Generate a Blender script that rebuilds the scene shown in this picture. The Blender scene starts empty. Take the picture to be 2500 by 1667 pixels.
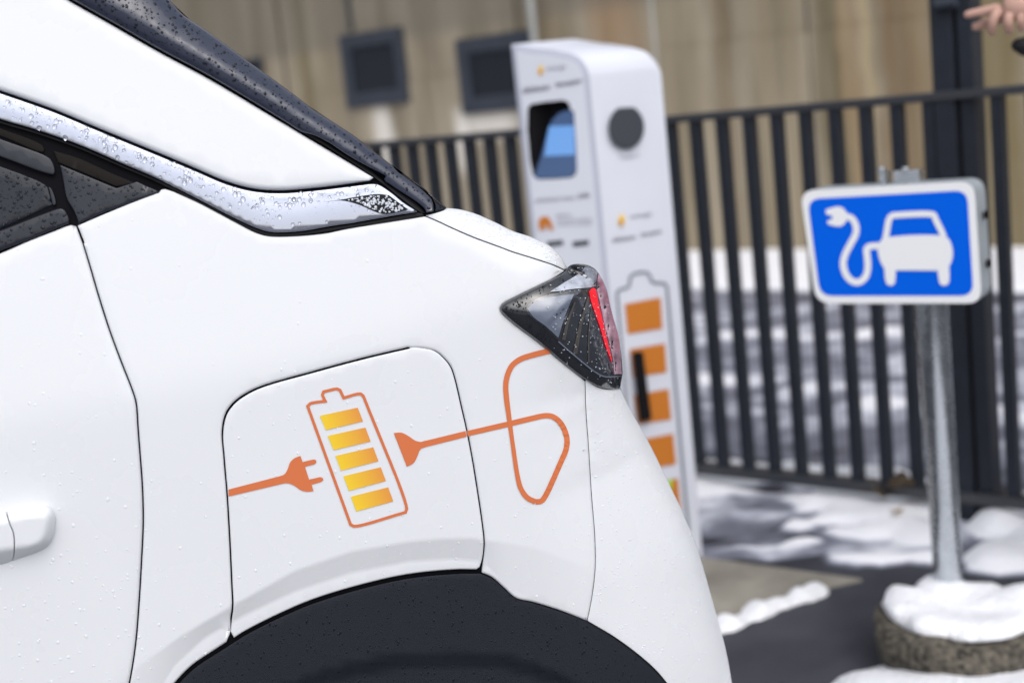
import bpy, bmesh, math, random
import numpy as np
from mathutils import Vector, Matrix, noise
from mathutils.geometry import delaunay_2d_cdt
random.seed(7)
C = bpy.context.scene.collection
SC = bpy.context.scene

# ------------------------------------------------------------------ camera
H = 1.38
F = 3310.0                       # focal length in pixels of the 2500 px wide photograph
PIT, ROL = 0.1782, 0.1084
cp, sp, cr, sr = math.cos(PIT), math.sin(PIT), math.cos(ROL), math.sin(ROL)
fwd = np.array([0, cp, -sp]); rt = np.array([1.0, 0, 0]); dn = np.array([0, -sp, -cp])
IX = rt * cr + dn * sr
IY = -rt * sr + dn * cr
OC = np.array([0, 0, H])
cam_d = bpy.data.cameras.new('camera'); cam = bpy.data.objects.new('camera', cam_d); C.objects.link(cam)
cam_d.sensor_width = 36; cam_d.lens = F / 2500 * 36
cam_d.clip_start = 0.05; cam_d.clip_end = 500
cam.matrix_world = Matrix(((IX[0], -IY[0], -fwd[0], 0), (IX[1], -IY[1], -fwd[1], 0), (IX[2], -IY[2], -fwd[2], H), (0, 0, 0, 1)))
cam_d.dof.use_dof = True
cam_d.dof.focus_distance = 1.76
cam_d.dof.aperture_fstop = 2.6
SC.camera = cam

# ------------------------------------------------------------------ world, sun, exposure
SUN_EL, SUN_AZ = math.radians(50), math.radians(163)      # azimuth measured clockwise from +Y
w = bpy.data.worlds.new("World"); SC.world = w; w.use_nodes = True
nt = w.node_tree; nt.nodes.clear()
sky = nt.nodes.new('ShaderNodeTexSky'); sky.sky_type = 'NISHITA'; sky.sun_disc = False
sky.sun_elevation = SUN_EL; sky.sun_rotation = SUN_AZ
sky.air_density = 1.0; sky.dust_density = 3.0; sky.ozone_density = 1.0
hs = nt.nodes.new('ShaderNodeHueSaturation'); hs.inputs['Saturation'].default_value = 0.32
bg = nt.nodes.new('ShaderNodeBackground'); bg.inputs['Strength'].default_value = 0.15
wo = nt.nodes.new('ShaderNodeOutputWorld')
nt.links.new(sky.outputs[0], hs.inputs['Color']); nt.links.new(hs.outputs[0], bg.inputs['Color']); nt.links.new(bg.outputs[0], wo.inputs['Surface'])
sd = bpy.data.lights.new('sun', 'SUN'); sd.energy = 0.5; sd.angle = math.radians(70); sd.color = (1, .97, .93)
so = bpy.data.objects.new('sun', sd); C.objects.link(so)
sdir = Vector((math.sin(SUN_AZ) * math.cos(SUN_EL), math.cos(SUN_AZ) * math.cos(SUN_EL), math.sin(SUN_EL)))
so.rotation_euler = sdir.to_track_quat('Z', 'Y').to_euler()
SC.view_settings.view_transform = 'Standard'; SC.view_settings.look = 'None'
SC.view_settings.gamma = 1; SC.view_settings.exposure = 0.50
SC.cycles.use_denoising = True

# ------------------------------------------------------------------ survey helpers: where a sight line of the photograph meets a real plane
def ray(px, py):
    return fwd + IX * ((px - 1250) / F) + IY * ((py - 833.5) / F)
def on_ground(px, py, z=0.0):
    r = ray(px, py); return OC + r * ((z - H) / r[2])
def on_plane(px, py, p0, n):
    r = ray(px, py); return OC + r * (np.dot(n, np.array(p0) - OC) / np.dot(n, r))
def at_depth(px, py, D):
    r = ray(px, py); return OC + r * (D / math.hypot(r[0], r[1]))

# ------------------------------------------------------------------ object helpers
def empty(name, loc=(0, 0, 0), label=None, cat=None, group=None, rz=0):
    o = bpy.data.objects.new(name, None); C.objects.link(o)
    o.location = Vector(loc); o.rotation_euler = (0, 0, rz)
    tag(o, label, cat, group); return o
def tag(o, label=None, cat=None, group=None, kind=None):
    if label: o['label'] = label
    if cat: o['category'] = cat
    if group: o['group'] = group
    if kind: o['kind'] = kind
    return o
def parent(o, p):
    if p is not None:
        o.parent = p
        bpy.context.view_layer.update()
        o.matrix_parent_inverse = p.matrix_world.inverted()
def obj(name, verts, faces, mat, par=None, smooth=True, sharp=None):
    me = bpy.data.meshes.new(name)
    me.from_pydata([tuple(map(float, v)) for v in verts], [], [tuple(f) for f in faces])
    me.validate(); me.update()
    if smooth: me.shade_smooth()
    if sharp is not None: me.set_sharp_from_angle(angle=math.radians(sharp))
    if mat: me.materials.append(mat)
    o = bpy.data.objects.new(name, me); C.objects.link(o); parent(o, par); return o
def from_bm(name, bm, mat, par=None, smooth=False, sharp=None):
    me = bpy.data.meshes.new(name); bm.normal_update(); bm.to_mesh(me); bm.free()
    if smooth: me.shade_smooth()
    if sharp is not None: me.set_sharp_from_angle(angle=math.radians(sharp))
    me.materials.append(mat)
    o = bpy.data.objects.new(name, me); C.objects.link(o); parent(o, par); return o

class MB:
    def __init__(s): s.v = []; s.f = []
    def add(s, vs, fs):
        b = len(s.v); s.v += [tuple(map(float, q)) for q in vs]; s.f += [tuple(i + b for i in f) for f in fs]
    def box(s, o, ax, ay, az):      # corner o and three edge vectors
        o, ax, ay, az = map(np.array, (o, ax, ay, az))
        vs = [o, o + ax, o + ax + ay, o + ay, o + az, o + ax + az, o + ax + ay + az, o + ay + az]
        s.add(vs, [(0, 3, 2, 1), (4, 5, 6, 7), (0, 1, 5, 4), (1, 2, 6, 5), (2, 3, 7, 6), (3, 0, 4, 7)])
    def tube(s, pts, r, n=16, caps=True):
        pts = [np.array(p, float) for p in pts]
        rr = r if hasattr(r, '__len__') else [r] * len(pts)
        base = len(s.v); ref = None
        for i, p in enumerate(pts):
            t = pts[min(i + 1, len(pts) - 1)] - pts[max(i - 1, 0)]; t = t / np.linalg.norm(t)
            if ref is None: ref = np.array([0, 0, 1.0]) if abs(t[2]) < .9 else np.array([1.0, 0, 0])
            a = np.cross(t, ref); a /= np.linalg.norm(a); b = np.cross(t, a); ref = np.cross(a, t)
            for k in range(n):
                an = 2 * math.pi * k / n
                s.v.append(tuple(p + rr[i] * (a * math.cos(an) + b * math.sin(an))))
        for i in range(len(pts) - 1):
            for k in range(n):
                k2 = (k + 1) % n
                s.f.append((base + i * n + k, base + i * n + k2, base + (i + 1) * n + k2, base + (i + 1) * n + k))
        if caps:
            s.f.append(tuple(base + k for k in range(n - 1, -1, -1))); e = base + (len(pts) - 1) * n
            s.f.append(tuple(e + k for k in range(n)))
    def build(s, name, mat, par=None, smooth=False, sharp=None):
        return obj(name, s.v, s.f, mat, par, smooth, sharp)

def bevel(o, wd=.004, seg=2, ang=35):
    m = o.modifiers.new('bevel', 'BEVEL'); m.width = wd; m.segments = seg; m.limit_method = 'ANGLE'; m.angle_limit = math.radians(ang)
    m.harden_normals = False
    return o

# ------------------------------------------------------------------ materials
def lin(r, g, b):
    f = lambda c: (c / 255 / 12.92) if c / 255 <= .04045 else ((c / 255 + .055) / 1.055) ** 2.4
    return (f(r), f(g), f(b))
def mat(name, col, rough=.5, metal=0.0, coat=0.0, spec=.5, var=0.0, vscale=8.0, bump=0.0, bscale=60.0, emis=None, es=0.0, trans=0.0, ior=1.45, rvar=0.0):
    m = bpy.data.materials.new(name); m.use_nodes = True
    t = m.node_tree; p = t.nodes['Principled BSDF']; L = t.links.new
    p.inputs['Base Color'].default_value = (*col, 1); p.inputs['Roughness'].default_value = rough
    p.inputs['Metallic'].default_value = metal; p.inputs['Coat Weight'].default_value = coat
    p.inputs['Coat Roughness'].default_value = .04
    p.inputs['Specular IOR Level'].default_value = spec; p.inputs['IOR'].default_value = ior
    p.inputs['Transmission Weight'].default_value = trans
    if emis: p.inputs['Emission Color'].default_value = (*emis, 1); p.inputs['Emission Strength'].default_value = es
    g = t.nodes.new('ShaderNodeNewGeometry')
    if var or rvar:
        n = t.nodes.new('ShaderNodeTexNoise'); n.inputs['Scale'].default_value = vscale; n.inputs['Detail'].default_value = 6
        L(g.outputs['Position'], n.inputs['Vector'])
        if var:
            mr = t.nodes.new('ShaderNodeMapRange'); mr.inputs[1].default_value = .3; mr.inputs[2].default_value = .7
            mr.inputs[3].default_value = 1 - var; mr.inputs[4].default_value = 1 + var * .6
            L(n.outputs[0], mr.inputs[0])
            mx = t.nodes.new('ShaderNodeVectorMath'); mx.operation = 'SCALE'; mx.inputs[0].default_value = col
            L(mr.outputs[0], mx.inputs['Scale']); L(mx.outputs[0], p.inputs['Base Color'])
        if rvar:
            m2 = t.nodes.new('ShaderNodeMapRange'); m2.inputs[1].default_value = .35; m2.inputs[2].default_value = .65
            m2.inputs[3].default_value = rough * (1 - rvar); m2.inputs[4].default_value = rough * (1 + rvar)
            L(n.outputs[0], m2.inputs[0]); L(m2.outputs[0], p.inputs['Roughness'])
    if bump:
        n2 = t.nodes.new('ShaderNodeTexNoise'); n2.inputs['Scale'].default_value = bscale; n2.inputs['Detail'].default_value = 4
        L(g.outputs['Position'], n2.inputs['Vector'])
        b = t.nodes.new('ShaderNodeBump'); b.inputs['Strength'].default_value = bump; b.inputs['Distance'].default_value = .01
        L(n2.outputs[0], b.inputs['Height']); L(b.outputs[0], p.inputs['Normal'])
    return m

M = {}
M['paint'] = mat('white_car_paint', (.71, .725, .76), .30, coat=.15, spec=.35, var=.006, vscale=9, rvar=.3)
M['gap'] = mat('panel_gap_black', (.006, .006, .008), .8, spec=.08)
M['gloss'] = mat('gloss_black_trim', (.030, .036, .062), .14, coat=.25, spec=.6, rvar=.3, vscale=30)
M['reveal'] = mat('brown_black_reveal', (.012, .010, .009), .6, spec=.12)
M['glass'] = mat('tinted_glass', (.007, .010, .018), .05, spec=.42)
M['gloss2'] = mat('gloss_black_window_trim', (.010, .013, .022), .12, spec=.45, rvar=.4, vscale=40)
M['chrome'] = mat('brushed_chrome', (.37, .39, .465), .15, metal=1.0, rvar=.35, vscale=25)
M['rubber'] = mat('black_rubber', (.012, .012, .014), .5, spec=.2)
M['clad'] = mat('matt_black_cladding', (.016, .018, .026), .58, spec=.25, bump=.25, bscale=900, rvar=.15, vscale=14)
M['orange'] = mat('orange_decal', (.62, .17, .065), .55, spec=.2)
M['water'] = mat('water', (1, 1, 1), .02, trans=1.0, ior=1.33, spec=.28)
M['bead'] = mat('water_bead_over_black', (.010, .012, .020), .25, spec=.3)
M['beadb'] = mat('painted_glint_bead', (.55, .58, .65), .12, coat=.6)  # pale base colour stands in for sky mirrored in the drops
M['film'] = mat('faint_water_bead', (.74, .76, .80), .25, spec=.35)
M['tyre'] = mat('tyre_rubber', (.02, .02, .02), .8, bump=.3, bscale=200)
M['rim'] = mat('alloy', (.5, .5, .52), .3, metal=1.0)
M['snow'] = mat('snow', (.90, .91, .95), .7, var=.07, vscale=14, bump=.9, bscale=70)
M['fence'] = mat('anthracite_fence', (.019, .023, .033), .5, spec=.3, var=.12, vscale=20)

# ------------------------------------------------------------------ car survey plane: side of the car, 10 degrees off the picture plane
YAW = math.radians(10)
CE = np.array([math.cos(YAW), math.sin(YAW), 0]); CIN = np.array([-math.sin(YAW), math.cos(YAW), 0])
CP0 = np.array([0, 1.70, 0])
MPP = .00054
def poly_resample(P, step):
    P = np.array(P, float); d = np.r_[0, np.cumsum(np.hypot(*np.diff(P, axis=0).T))]
    n = max(1, int(round(d[-1] / step))); s = np.linspace(0, d[-1], n + 1)
    return np.c_[np.interp(s, d, P[:, 0]), np.interp(s, d, P[:, 1])]
def catmull(P, step=9, sub=12):
    P = [np.array(p, float) for p in P]
    if len(P) < 3: return poly_resample(P, step)
    Q = [2 * P[0] - P[1]] + P + [2 * P[-1] - P[-2]]; out = []
    for i in range(1, len(Q) - 2):
        p0, p1, p2, p3 = Q[i - 1:i + 3]
        t0 = 0; t1 = t0 + max(np.linalg.norm(p1 - p0), 1e-6) ** .5; t2 = t1 + max(np.linalg.norm(p2 - p1), 1e-6) ** .5; t3 = t2 + max(np.linalg.norm(p3 - p2), 1e-6) ** .5
        for k in range(sub):
            t = t1 + (t2 - t1) * k / sub
            A1 = (t1 - t) / (t1 - t0) * p0 + (t - t0) / (t1 - t0) * p1
            A2 = (t2 - t) / (t2 - t1) * p1 + (t - t1) / (t2 - t1) * p2
            A3 = (t3 - t) / (t3 - t2) * p2 + (t - t2) / (t3 - t2) * p3
            B1 = (t2 - t) / (t2 - t0) * A1 + (t - t0) / (t2 - t0) * A2
            B2 = (t3 - t) / (t3 - t1) * A2 + (t - t1) / (t3 - t1) * A3
            out.append((t2 - t) / (t2 - t1) * B1 + (t - t1) / (t2 - t1) * B2)
    out.append(P[-1])
    return poly_resample(out, step)
def path(*segs, step=9):
    out = []
    for s in segs:
        r = catmull(s, step)
        if out and np.hypot(*(out[-1] - r[0])) < 1.0: r = r[1:]
        out += list(r)
    if np.hypot(*(out[0] - out[-1])) < 1.0: out.pop()
    return np.array(out)
def seg_dist(pts, A, B):
    pts = np.atleast_2d(pts); d = B - A; L2 = (d ** 2).sum(1) + 1e-12
    t = ((pts[:, None, :] - A[None]) * d[None]).sum(2) / L2[None]; t = np.clip(t, 0, 1)
    c = A[None] + t[..., None] * d[None]; D = np.sqrt(((pts[:, None, :] - c) ** 2).sum(2))
    j = D.argmin(1); return D[np.arange(len(pts)), j], j
def inside(pts, P):
    x, y = pts[:, 0], pts[:, 1]; r = np.zeros(len(pts), bool); n = len(P)
    for i in range(n):
        x1, y1 = P[i]; x2, y2 = P[(i + 1) % n]
        if y1 == y2: continue
        c = ((y1 > y) != (y2 > y)) & (x < (x2 - x1) * (y - y1) / (y2 - y1) + x1); r ^= c
    return r

# right hand outline of the car (roof trim, tailgate ledge, lamp, bumper), continued past the frame
SIL_ROOF = [(-60, -330), (180, -190), (330, -72), (413, 0), (449, 38), (502, 74), (549, 108), (613, 155), (666, 193), (719, 232), (772, 272), (815, 299), (872, 337), (911, 369), (954, 401), (997, 432), (1041, 466), (1067, 488), (1090, 508)]
SIL_LEDGE = [(1090, 508), (1120, 511), (1158, 521), (1205, 541), (1252, 564), (1300, 580), (1346, 603), (1372, 630), (1384, 655)]
SIL_LAMP = [(1384, 655), (1430, 672), (1458, 700), (1478, 760), (1492, 830), (1503, 890), (1514, 949)]
SIL_BUMP = [(1514, 949), (1541, 1003), (1578, 1068), (1614, 1140), (1665, 1247), (1703, 1340), (1733, 1442), (1752, 1510), (1772, 1585), (1787, 1667), (1800, 1790), (1795, 1930), (1760, 2040), (1700, 2110)]
SIL = np.vstack([catmull(s, 14) for s in (SIL_ROOF, SIL_LEDGE, SIL_LAMP, SIL_BUMP)])
def sil_par(q):      # rounding half-axes (metres) along the outline, by image height of the nearest outline point
    ys = [-400, 300, 480, 530, 640, 700, 900, 1100, 1700, 2200]
    a = [.05, .040, .035, .050, .060, .09, .14, .20, .22, .22]
    b = [.04, .030, .030, .040, .050, .06, .09, .13, .15, .15]
    return np.interp(q, ys, a), np.interp(q, ys, b)
SHO = np.array([(-3000, 1560), (-1000, 1255), (0, 1045), (328, 976), (638, 912), (936, 840), (1069, 797), (1221, 751), (1500, 690), (1800, 620)], float)
CR1 = np.array([(200, 1780), (332, 1630), (440, 1552), (570, 1476), (723, 1391), (860, 1345), (1000, 1321), (1080, 1314), (1154, 1313), (1303, 1336), (1450, 1390), (1560, 1450)], float)
CR2 = np.array([(330, 1780), (425, 1625), (500, 1556), (595, 1502), (723, 1442), (860, 1397), (1000, 1370), (1103, 1364), (1180, 1370), (1235, 1430), (1303, 1470), (1450, 1520), (1560, 1600)], float)
def softplus(x, k): return np.where(x / k > 30, x, k * np.log1p(np.exp(np.clip(x / k, -30, 30))))
def depth(P):
    P = np.atleast_2d(np.array(P, float)); x, y = P[:, 0], P[:, 1]
    h = (np.interp(x, SHO[:, 0], SHO[:, 1]) - y) * MPP
    d = .10 * softplus(h, .012) + .02 * softplus(-h, .02) + .03 * softplus(h - .21, .03)
    s, j = seg_dist(P, SIL[:-1], SIL[1:]); s = s * MPP
    a, b = sil_par((SIL[j, 1] + SIL[j + 1, 1]) / 2)
    q = np.clip((a - s) / a, 0, 1)
    d = d + b * (1 - np.sqrt(np.maximum(0, 1 - q ** 2 * .985)))
    y1 = np.interp(x, CR1[:, 0], CR1[:, 1]); y2 = np.interp(x, CR2[:, 0], CR2[:, 1])
    f = np.clip((y - y1) / (y2 - y1), 0, 1)
    amp = np.interp(x, [0, 200, 330, 1150, 1400, 1560], [0, .3, 1, 1, .5, 0])
    d = d + .0085 * amp * f
    return d
def car(P, off=0.0):
    """points of the photograph -> points on the car's side; off > 0 lies deeper inside the body"""
    P = np.atleast_2d(np.array(P, float)); D = depth(P) + off
    R = fwd[None] + IX[None] * ((P[:, :1] - 1250) / F) + IY[None] * ((P[:, 1:] - 833.5) / F)
    n = CIN; t = ((CP0 - OC) @ n) / (R @ n); Q = OC + R * t[:, None]
    Rn = R / np.linalg.norm(R, axis=1)[:, None]
    return Q + Rn * D[:, None]

def inset(P, r):
    P = np.array(P); n = len(P)
    area = 0.5 * np.sum(P[:, 0] * np.roll(P[:, 1], -1) - np.roll(P[:, 0], -1) * P[:, 1])
    sg = 1 if area > 0 else -1
    e = np.roll(P, -1, 0) - P; e /= np.linalg.norm(e, axis=1)[:, None] + 1e-9
    nr = np.c_[-e[:, 1], e[:, 0]] * sg
    a = nr; b = np.roll(nr, 1, 0); m = a + b; m /= np.linalg.norm(m, axis=1)[:, None] + 1e-9
    k = 1 / np.clip((m * a).sum(1), .55, 1)
    return P + m * (r * k)[:, None]

def panel(name, P, mt, par, off=0.0, r=5.0, grid=18, wall=.012, creases=(), dfun=None, rfun=None):
    """a sheet of the car's skin: outline P, rounded rolled edge of radius r (px), side walls going wall metres in"""
    P = np.array(P, float)
    area = 0.5 * np.sum(P[:, 0] * np.roll(P[:, 1], -1) - np.roll(P[:, 0], -1) * P[:, 1])
    if area < 0: P = P[::-1]
    if rfun is not None: r = rfun(P)
    I = inset(P, r); n = len(P)
    x0, y0 = P.min(0); x1, y1 = P.max(0)
    gx, gy = np.meshgrid(np.arange(x0, x1, grid), np.arange(y0, y1, grid)); G = np.c_[gx.ravel(), gy.ravel()].astype(float)
    G[:, 0] += (np.arange(len(G)) % 7) * .13
    G = G[inside(G, I)]
    if len(G):
        dd, _ = seg_dist(G, I, np.roll(I, -1, 0)); G = G[dd > grid * .45]
    V = [tuple(p) for p in I]; E = [(i, (i + 1) % n) for i in range(n)]
    for c in creases:
        c = poly_resample(c, grid * .7); ok = inside(c, I)
        dd, _ = seg_dist(c, I, np.roll(I, -1, 0)); ok &= dd > 3
        if len(G):
            dc, _ = seg_dist(G, c[:-1], c[1:]); G = G[dc > grid * .35]
        last = None
        for p, k in zip(c, ok):
            if k:
                V.append(tuple(p))
                if last is not None: E.append((last, len(V) - 1))
                last = len(V) - 1
            else: last = None
    V += [tuple(p) for p in G]
    ov, oe, of, orv, ore, orf = delaunay_2d_cdt([Vector(v) for v in V], E, [], 1, 1e-4, True)
    idx = {}
    for k, l in enumerate(orv):
        for q in l:
            if q < n: idx[q] = k
    V2 = np.array([tuple(v) for v in ov])
    def D(Q, o=0.0):
        e = dfun(Q) if dfun else 0.0
        return car(Q, np.asarray(off + e + o))
    verts = list(D(V2)); faces = []
    fl = np.array([tuple(f) for f in of if len(f) == 3])
    cen = V2[fl].mean(1); keep = inside(cen, I)
    for f, k in zip(fl, keep):
        if k:
            a, b, c = V2[f[0]], V2[f[1]], V2[f[2]]
            s = (b[0] - a[0]) * (c[1] - a[1]) - (b[1] - a[1]) * (c[0] - a[0])
            faces.append(tuple(f) if s < 0 else tuple(f[::-1]))
    prev = [idx.get(i) for i in range(n)]
    rm = float(np.mean(r)) * MPP
    for (ins, o) in ((r * .55, .12 * rm), (r * .2, .45 * rm), (0, 1.0 * rm), (0, wall)):
        Q = inset(P, ins) if np.any(np.asarray(ins) > 0) else P
        b = len(verts); verts += list(D(Q, o)); cur = list(range(b, b + n))
        for i in range(n):
            j = (i + 1) % n
            if prev[i] is None or prev[j] is None: continue
            faces.append((prev[i], cur[i], cur[j], prev[j])[::-1])
        prev = cur
    o = obj(name, verts, faces, mt, par, True)
    bm = bmesh.new(); bm.from_mesh(o.data); bmesh.ops.recalc_face_normals(bm, faces=bm.faces)
    # orient outward (towards the street side)
    tot = sum((f.normal.dot(Vector(tuple(-CIN))) * f.calc_area() for f in bm.faces))
    if tot < 0: bmesh.ops.reverse_faces(bm, faces=bm.faces)
    bm.to_mesh(o.data); bm.free(); o.data.shade_smooth()
    return o

def decal(name, P, mt, par, off=-.0009, grid=30, dfun=None):
    P = np.array(P, float); n = len(P)
    x0, y0 = P.min(0); x1, y1 = P.max(0)
    gx, gy = np.meshgrid(np.arange(x0, x1, grid), np.arange(y0, y1, grid)); G = np.c_[gx.ravel(), gy.ravel()].astype(float) + .37
    G = G[inside(G, P)]
    if len(G):
        dd, _ = seg_dist(G, P, np.roll(P, -1, 0)); G = G[dd > grid * .3]
    V = [Vector(p) for p in P] + [Vector(p) for p in G]
    ov, oe, of, *_ = delaunay_2d_cdt(V, [(i, (i + 1) % n) for i in range(n)], [], 1, 1e-4, False)
    V2 = np.array([tuple(v) for v in ov]); fl = [tuple(f) for f in of]
    keep = inside(np.array([V2[list(f)].mean(0) for f in fl]), P)
    fs = []
    for f, k in zip(fl, keep):
        if k:
            a, b, c = V2[f[0]], V2[f[1]], V2[f[2]]
            s = (b[0] - a[0]) * (c[1] - a[1]) - (b[1] - a[1]) * (c[0] - a[0])
            fs.append(f if s < 0 else f[::-1])
    e = dfun(V2) if dfun else 0.0
    return obj(name, car(V2, np.asarray(off + e)), fs, mt, par, mt is not M['orange']), V2
def stroke(P, wd, smooth=True, cap=False, step=7, closed=False):
    P = catmull(P, step) if smooth else poly_resample(P, step)
    t = np.gradient(P, axis=0); t /= np.linalg.norm(t, axis=1)[:, None]
    nn = np.c_[-t[:, 1], t[:, 0]]
    wd = np.asarray(wd) if not np.isscalar(wd) else wd
    if not np.isscalar(wd): wd = np.interp(np.linspace(0, 1, len(P)), np.linspace(0, 1, len(wd)), wd)[:, None]
    A = P + nn * wd / 2; B = P - nn * wd / 2
    return np.vstack([A, B[::-1]])

def droplets(par, P, n, rmin, rmax, off=0.0, mt=None, elong=1.0, flat=.5, dfun=None, dens=None, power=2.5, margin=4):
    """beads of rain on one panel, all in one mesh"""
    P = np.array(P, float); x0, y0 = P.min(0); x1, y1 = P.max(0)
    x0, y0 = max(x0, -40), max(y0, -40); x1, y1 = min(x1, 2540), min(y1, 1700)
    cand = np.c_[np.random.uniform(x0, x1, n * 12), np.random.uniform(y0, y1, n * 12)]
    cand = cand[inside(cand, P)]
    dd, _ = seg_dist(cand, P, np.roll(P, -1, 0)); cand = cand[dd > margin]
    if dens is not None: cand = cand[np.random.uniform(0, 1, len(cand)) < dens(cand)]
    cand = cand[:n]
    if not len(cand): return None
    rad = rmin + (rmax - rmin) * np.random.uniform(0, 1, len(cand)) ** power
    vs = []; fs = []; NS = 8
    e0 = dfun(cand) if dfun else 0.0
    c0 = car(cand, np.asarray(off + e0))
    e1 = dfun(cand + [3, 0]) if dfun else 0.0; e2 = dfun(cand + [0, 3]) if dfun else 0.0
    tx = car(cand + [3, 0], np.asarray(off + e1)) - c0; ty = car(cand + [0, 3], np.asarray(off + e2)) - c0
    nn = np.cross(tx, ty); nn /= np.linalg.norm(nn, axis=1)[:, None]
    nn *= np.where((nn @ -CIN) < 0, -1, 1)[:, None]
    tx /= np.linalg.norm(tx, axis=1)[:, None]; by = np.cross(nn, tx)
    for k in range(len(cand)):
        r = rad[k] * MPP; el = 1 + (elong - 1) * random.random(); b = len(vs); irr = [random.uniform(.85, 1.15) for _ in range(NS)]
        for ring, (cr_, hz) in enumerate(((1, -.05), (.93, .38), (.62, .8))):
            for a in range(NS):
                an = 2 * math.pi * a / NS
                vs.append(c0[k] + tx[k] * (r * cr_ * irr[a] * math.cos(an)) + by[k] * (r * el * cr_ * irr[a] * math.sin(an)) + nn[k] * (r * flat * hz))
        vs.append(c0[k] + nn[k] * r * flat)
        for q in range(2):
            for a in range(NS):
                a2 = (a + 1) % NS
                fs.append((b + q * NS + a, b + q * NS + a2, b + (q + 1) * NS + a2, b + (q + 1) * NS + a))
        for a in range(NS): fs.append((b + 2 * NS + a, b + 2 * NS + (a + 1) % NS, b + 3 * NS))
        fs.append(tuple(b + a for a in range(NS - 1, -1, -1)))
    o = obj('rain_droplets', vs, fs, mt or M['water'], par, True); o['kind'] = 'stuff'
    return o
np.random.seed(3)

# ================================================================== THE CAR
o3 = on_ground(1180, 2700)
hub = car([(1150, 2120)])[0]
CAR = empty('car', (hub[0], hub[1], 0), 'white rain-wet car with orange battery and plug drawing on its side', 'car')

# ---- traced outlines (pixels of the photograph, carried on beyond the frame)
LOW_TRIM = [(-60, -130), (60, -60), (160, -2), (272, 61), (383, 125), (510, 193), (638, 269), (744, 333), (851, 397), (912, 434)]
PIL_BOT = [(-900, -110), (-420, 70), (-150, 168), (0, 221), (128, 266), (238, 312), (357, 361), (468, 407), (553, 443), (617, 460), (681, 465), (766, 459), (851, 449), (900, 442)]
CH_TOP = [(-900, -102), (-420, 78), (-150, 175), (0, 228), (128, 273), (238, 319), (357, 368), (468, 414), (553, 450), (617, 467), (681, 472), (766, 466), (851, 456), (905, 449)]
CH_END = [(905, 449), (923, 450), (957, 471), (985, 494), (1018, 515)]
CH_BOT = [(1018, 518), (960, 527), (850, 546), (808, 552), (745, 563), (702, 567), (659, 566), (630, 558), (574, 533), (468, 478), (383, 436), (298, 400), (191, 354), (85, 317), (0, 292), (-150, 236), (-420, 142), (-900, -30)]
WIN_TOP = [(-900, -10), (-420, 155), (0, 303), (107, 347), (188, 379), (268, 416), (348, 452), (388, 472)]
SEAM = [(186, 553), (201, 594), (219, 653), (240, 725), (266, 806), (291, 874), (325, 962), (331, 985), (336, 1053), (342, 1130), (346, 1187), (348, 1272), (343, 1383), (337, 1481), (329, 1574), (314, 1667), (290, 1770), (250, 1900)]
SEAM2 = [(x + 3.6, y) for x, y in SEAM]          # the wing's side of the gap
DOOR_TOP = [(-900, 915), (-420, 755), (0, 619), (67, 590), (134, 564), (161, 553), (174, 550)]
FLAP_T = [(1000, 851), (893, 876), (766, 910), (638, 947), (596, 968), (570, 989), (553, 1015), (545, 1057), (549, 1117), (553, 1167), (555, 1187), (562, 1298), (568, 1425), (570, 1481), (566, 1512), (563, 1540)]
FLAP_B = [(571, 1556), (596, 1540), (681, 1497), (766, 1461), (893, 1423), (1000, 1400), (1112, 1389), (1163, 1389)]
FLAP_R = [(1171, 1383), (1177, 1362), (1180, 1335), (1180, 1315), (1175, 1272), (1165, 1204), (1152, 1123), (1139, 1055), (1124, 989), (1109, 925), (1099, 896), (1082, 874), (1061, 857), (1039, 851), (1014, 848), (1000, 849)]
ARCH_L = [(553, 1566), (510, 1594), (468, 1623), (425, 1667), (395, 1710), (365, 1770), (335, 1850)]
ARCH_R = [(1176, 1397), (1201, 1408), (1231, 1434), (1260, 1459), (1299, 1468), (1367, 1489), (1432, 1514)]
ARCH_R2 = [(1440, 1518), (1499, 1553), (1558, 1596), (1601, 1634), (1629, 1667), (1680, 1740), (1715, 1810), (1735, 1880)]
BSEAM = [(1428, 930), (1430, 1000), (1436, 1085), (1444, 1213), (1451, 1298), (1453, 1374), (1449, 1425), (1440, 1481), (1433, 1514)]
LSEAM = [(1039, 529), (1067, 541), (1110, 561), (1154, 580), (1219, 604), (1251, 616), (1302, 632), (1353, 649), (1378, 661)]
LAMP_T = [(1221, 751), (1228, 742), (1260, 725), (1303, 704), (1346, 683), (1378, 664), (1388, 650), (1400, 645), (1430, 646), (1450, 655), (1462, 668), (1481, 707), (1493, 766), (1511, 830), (1518, 880), (1520, 912)]
LAMP_B = [(1515, 944), (1511, 949), (1482, 949), (1456, 942), (1418, 919), (1367, 879), (1316, 836), (1260, 794), (1232, 770), (1223, 760)]

# ---- shell behind the panels (what shows through the gaps)
shell = path([(-1200, -260), (-300, -330), (180, -170)], [(p[0] - 3, p[1] + 5) for p in SIL_ROOF[3:]] , [(p[0] - 6, p[1] + 9) for p in SIL_LEDGE[1:]], [(p[0] - 12, p[1] + 4) for p in SIL_LAMP[1:]], [(p[0] - 16, p[1] + 3) for p in SIL_BUMP[1:11]],
             [(1735, 1880), (1690, 1780), (1620, 1675), (1540, 1600), (1432, 1530), (1300, 1480), (1240, 1455), (1190, 1425), (1110, 1412), (1000, 1420), (893, 1443), (766, 1482), (681, 1518), (600, 1562), (520, 1610), (450, 1670), (400, 1760), (330, 1860)],
             [(330, 1860), (100, 1950), (-1200, 1950)], [(-1200, 1950), (-1200, -260)], step=24)
BODY = panel('inner_body', shell, M['gap'], CAR, off=.010, r=2, grid=40, wall=.05)

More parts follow.
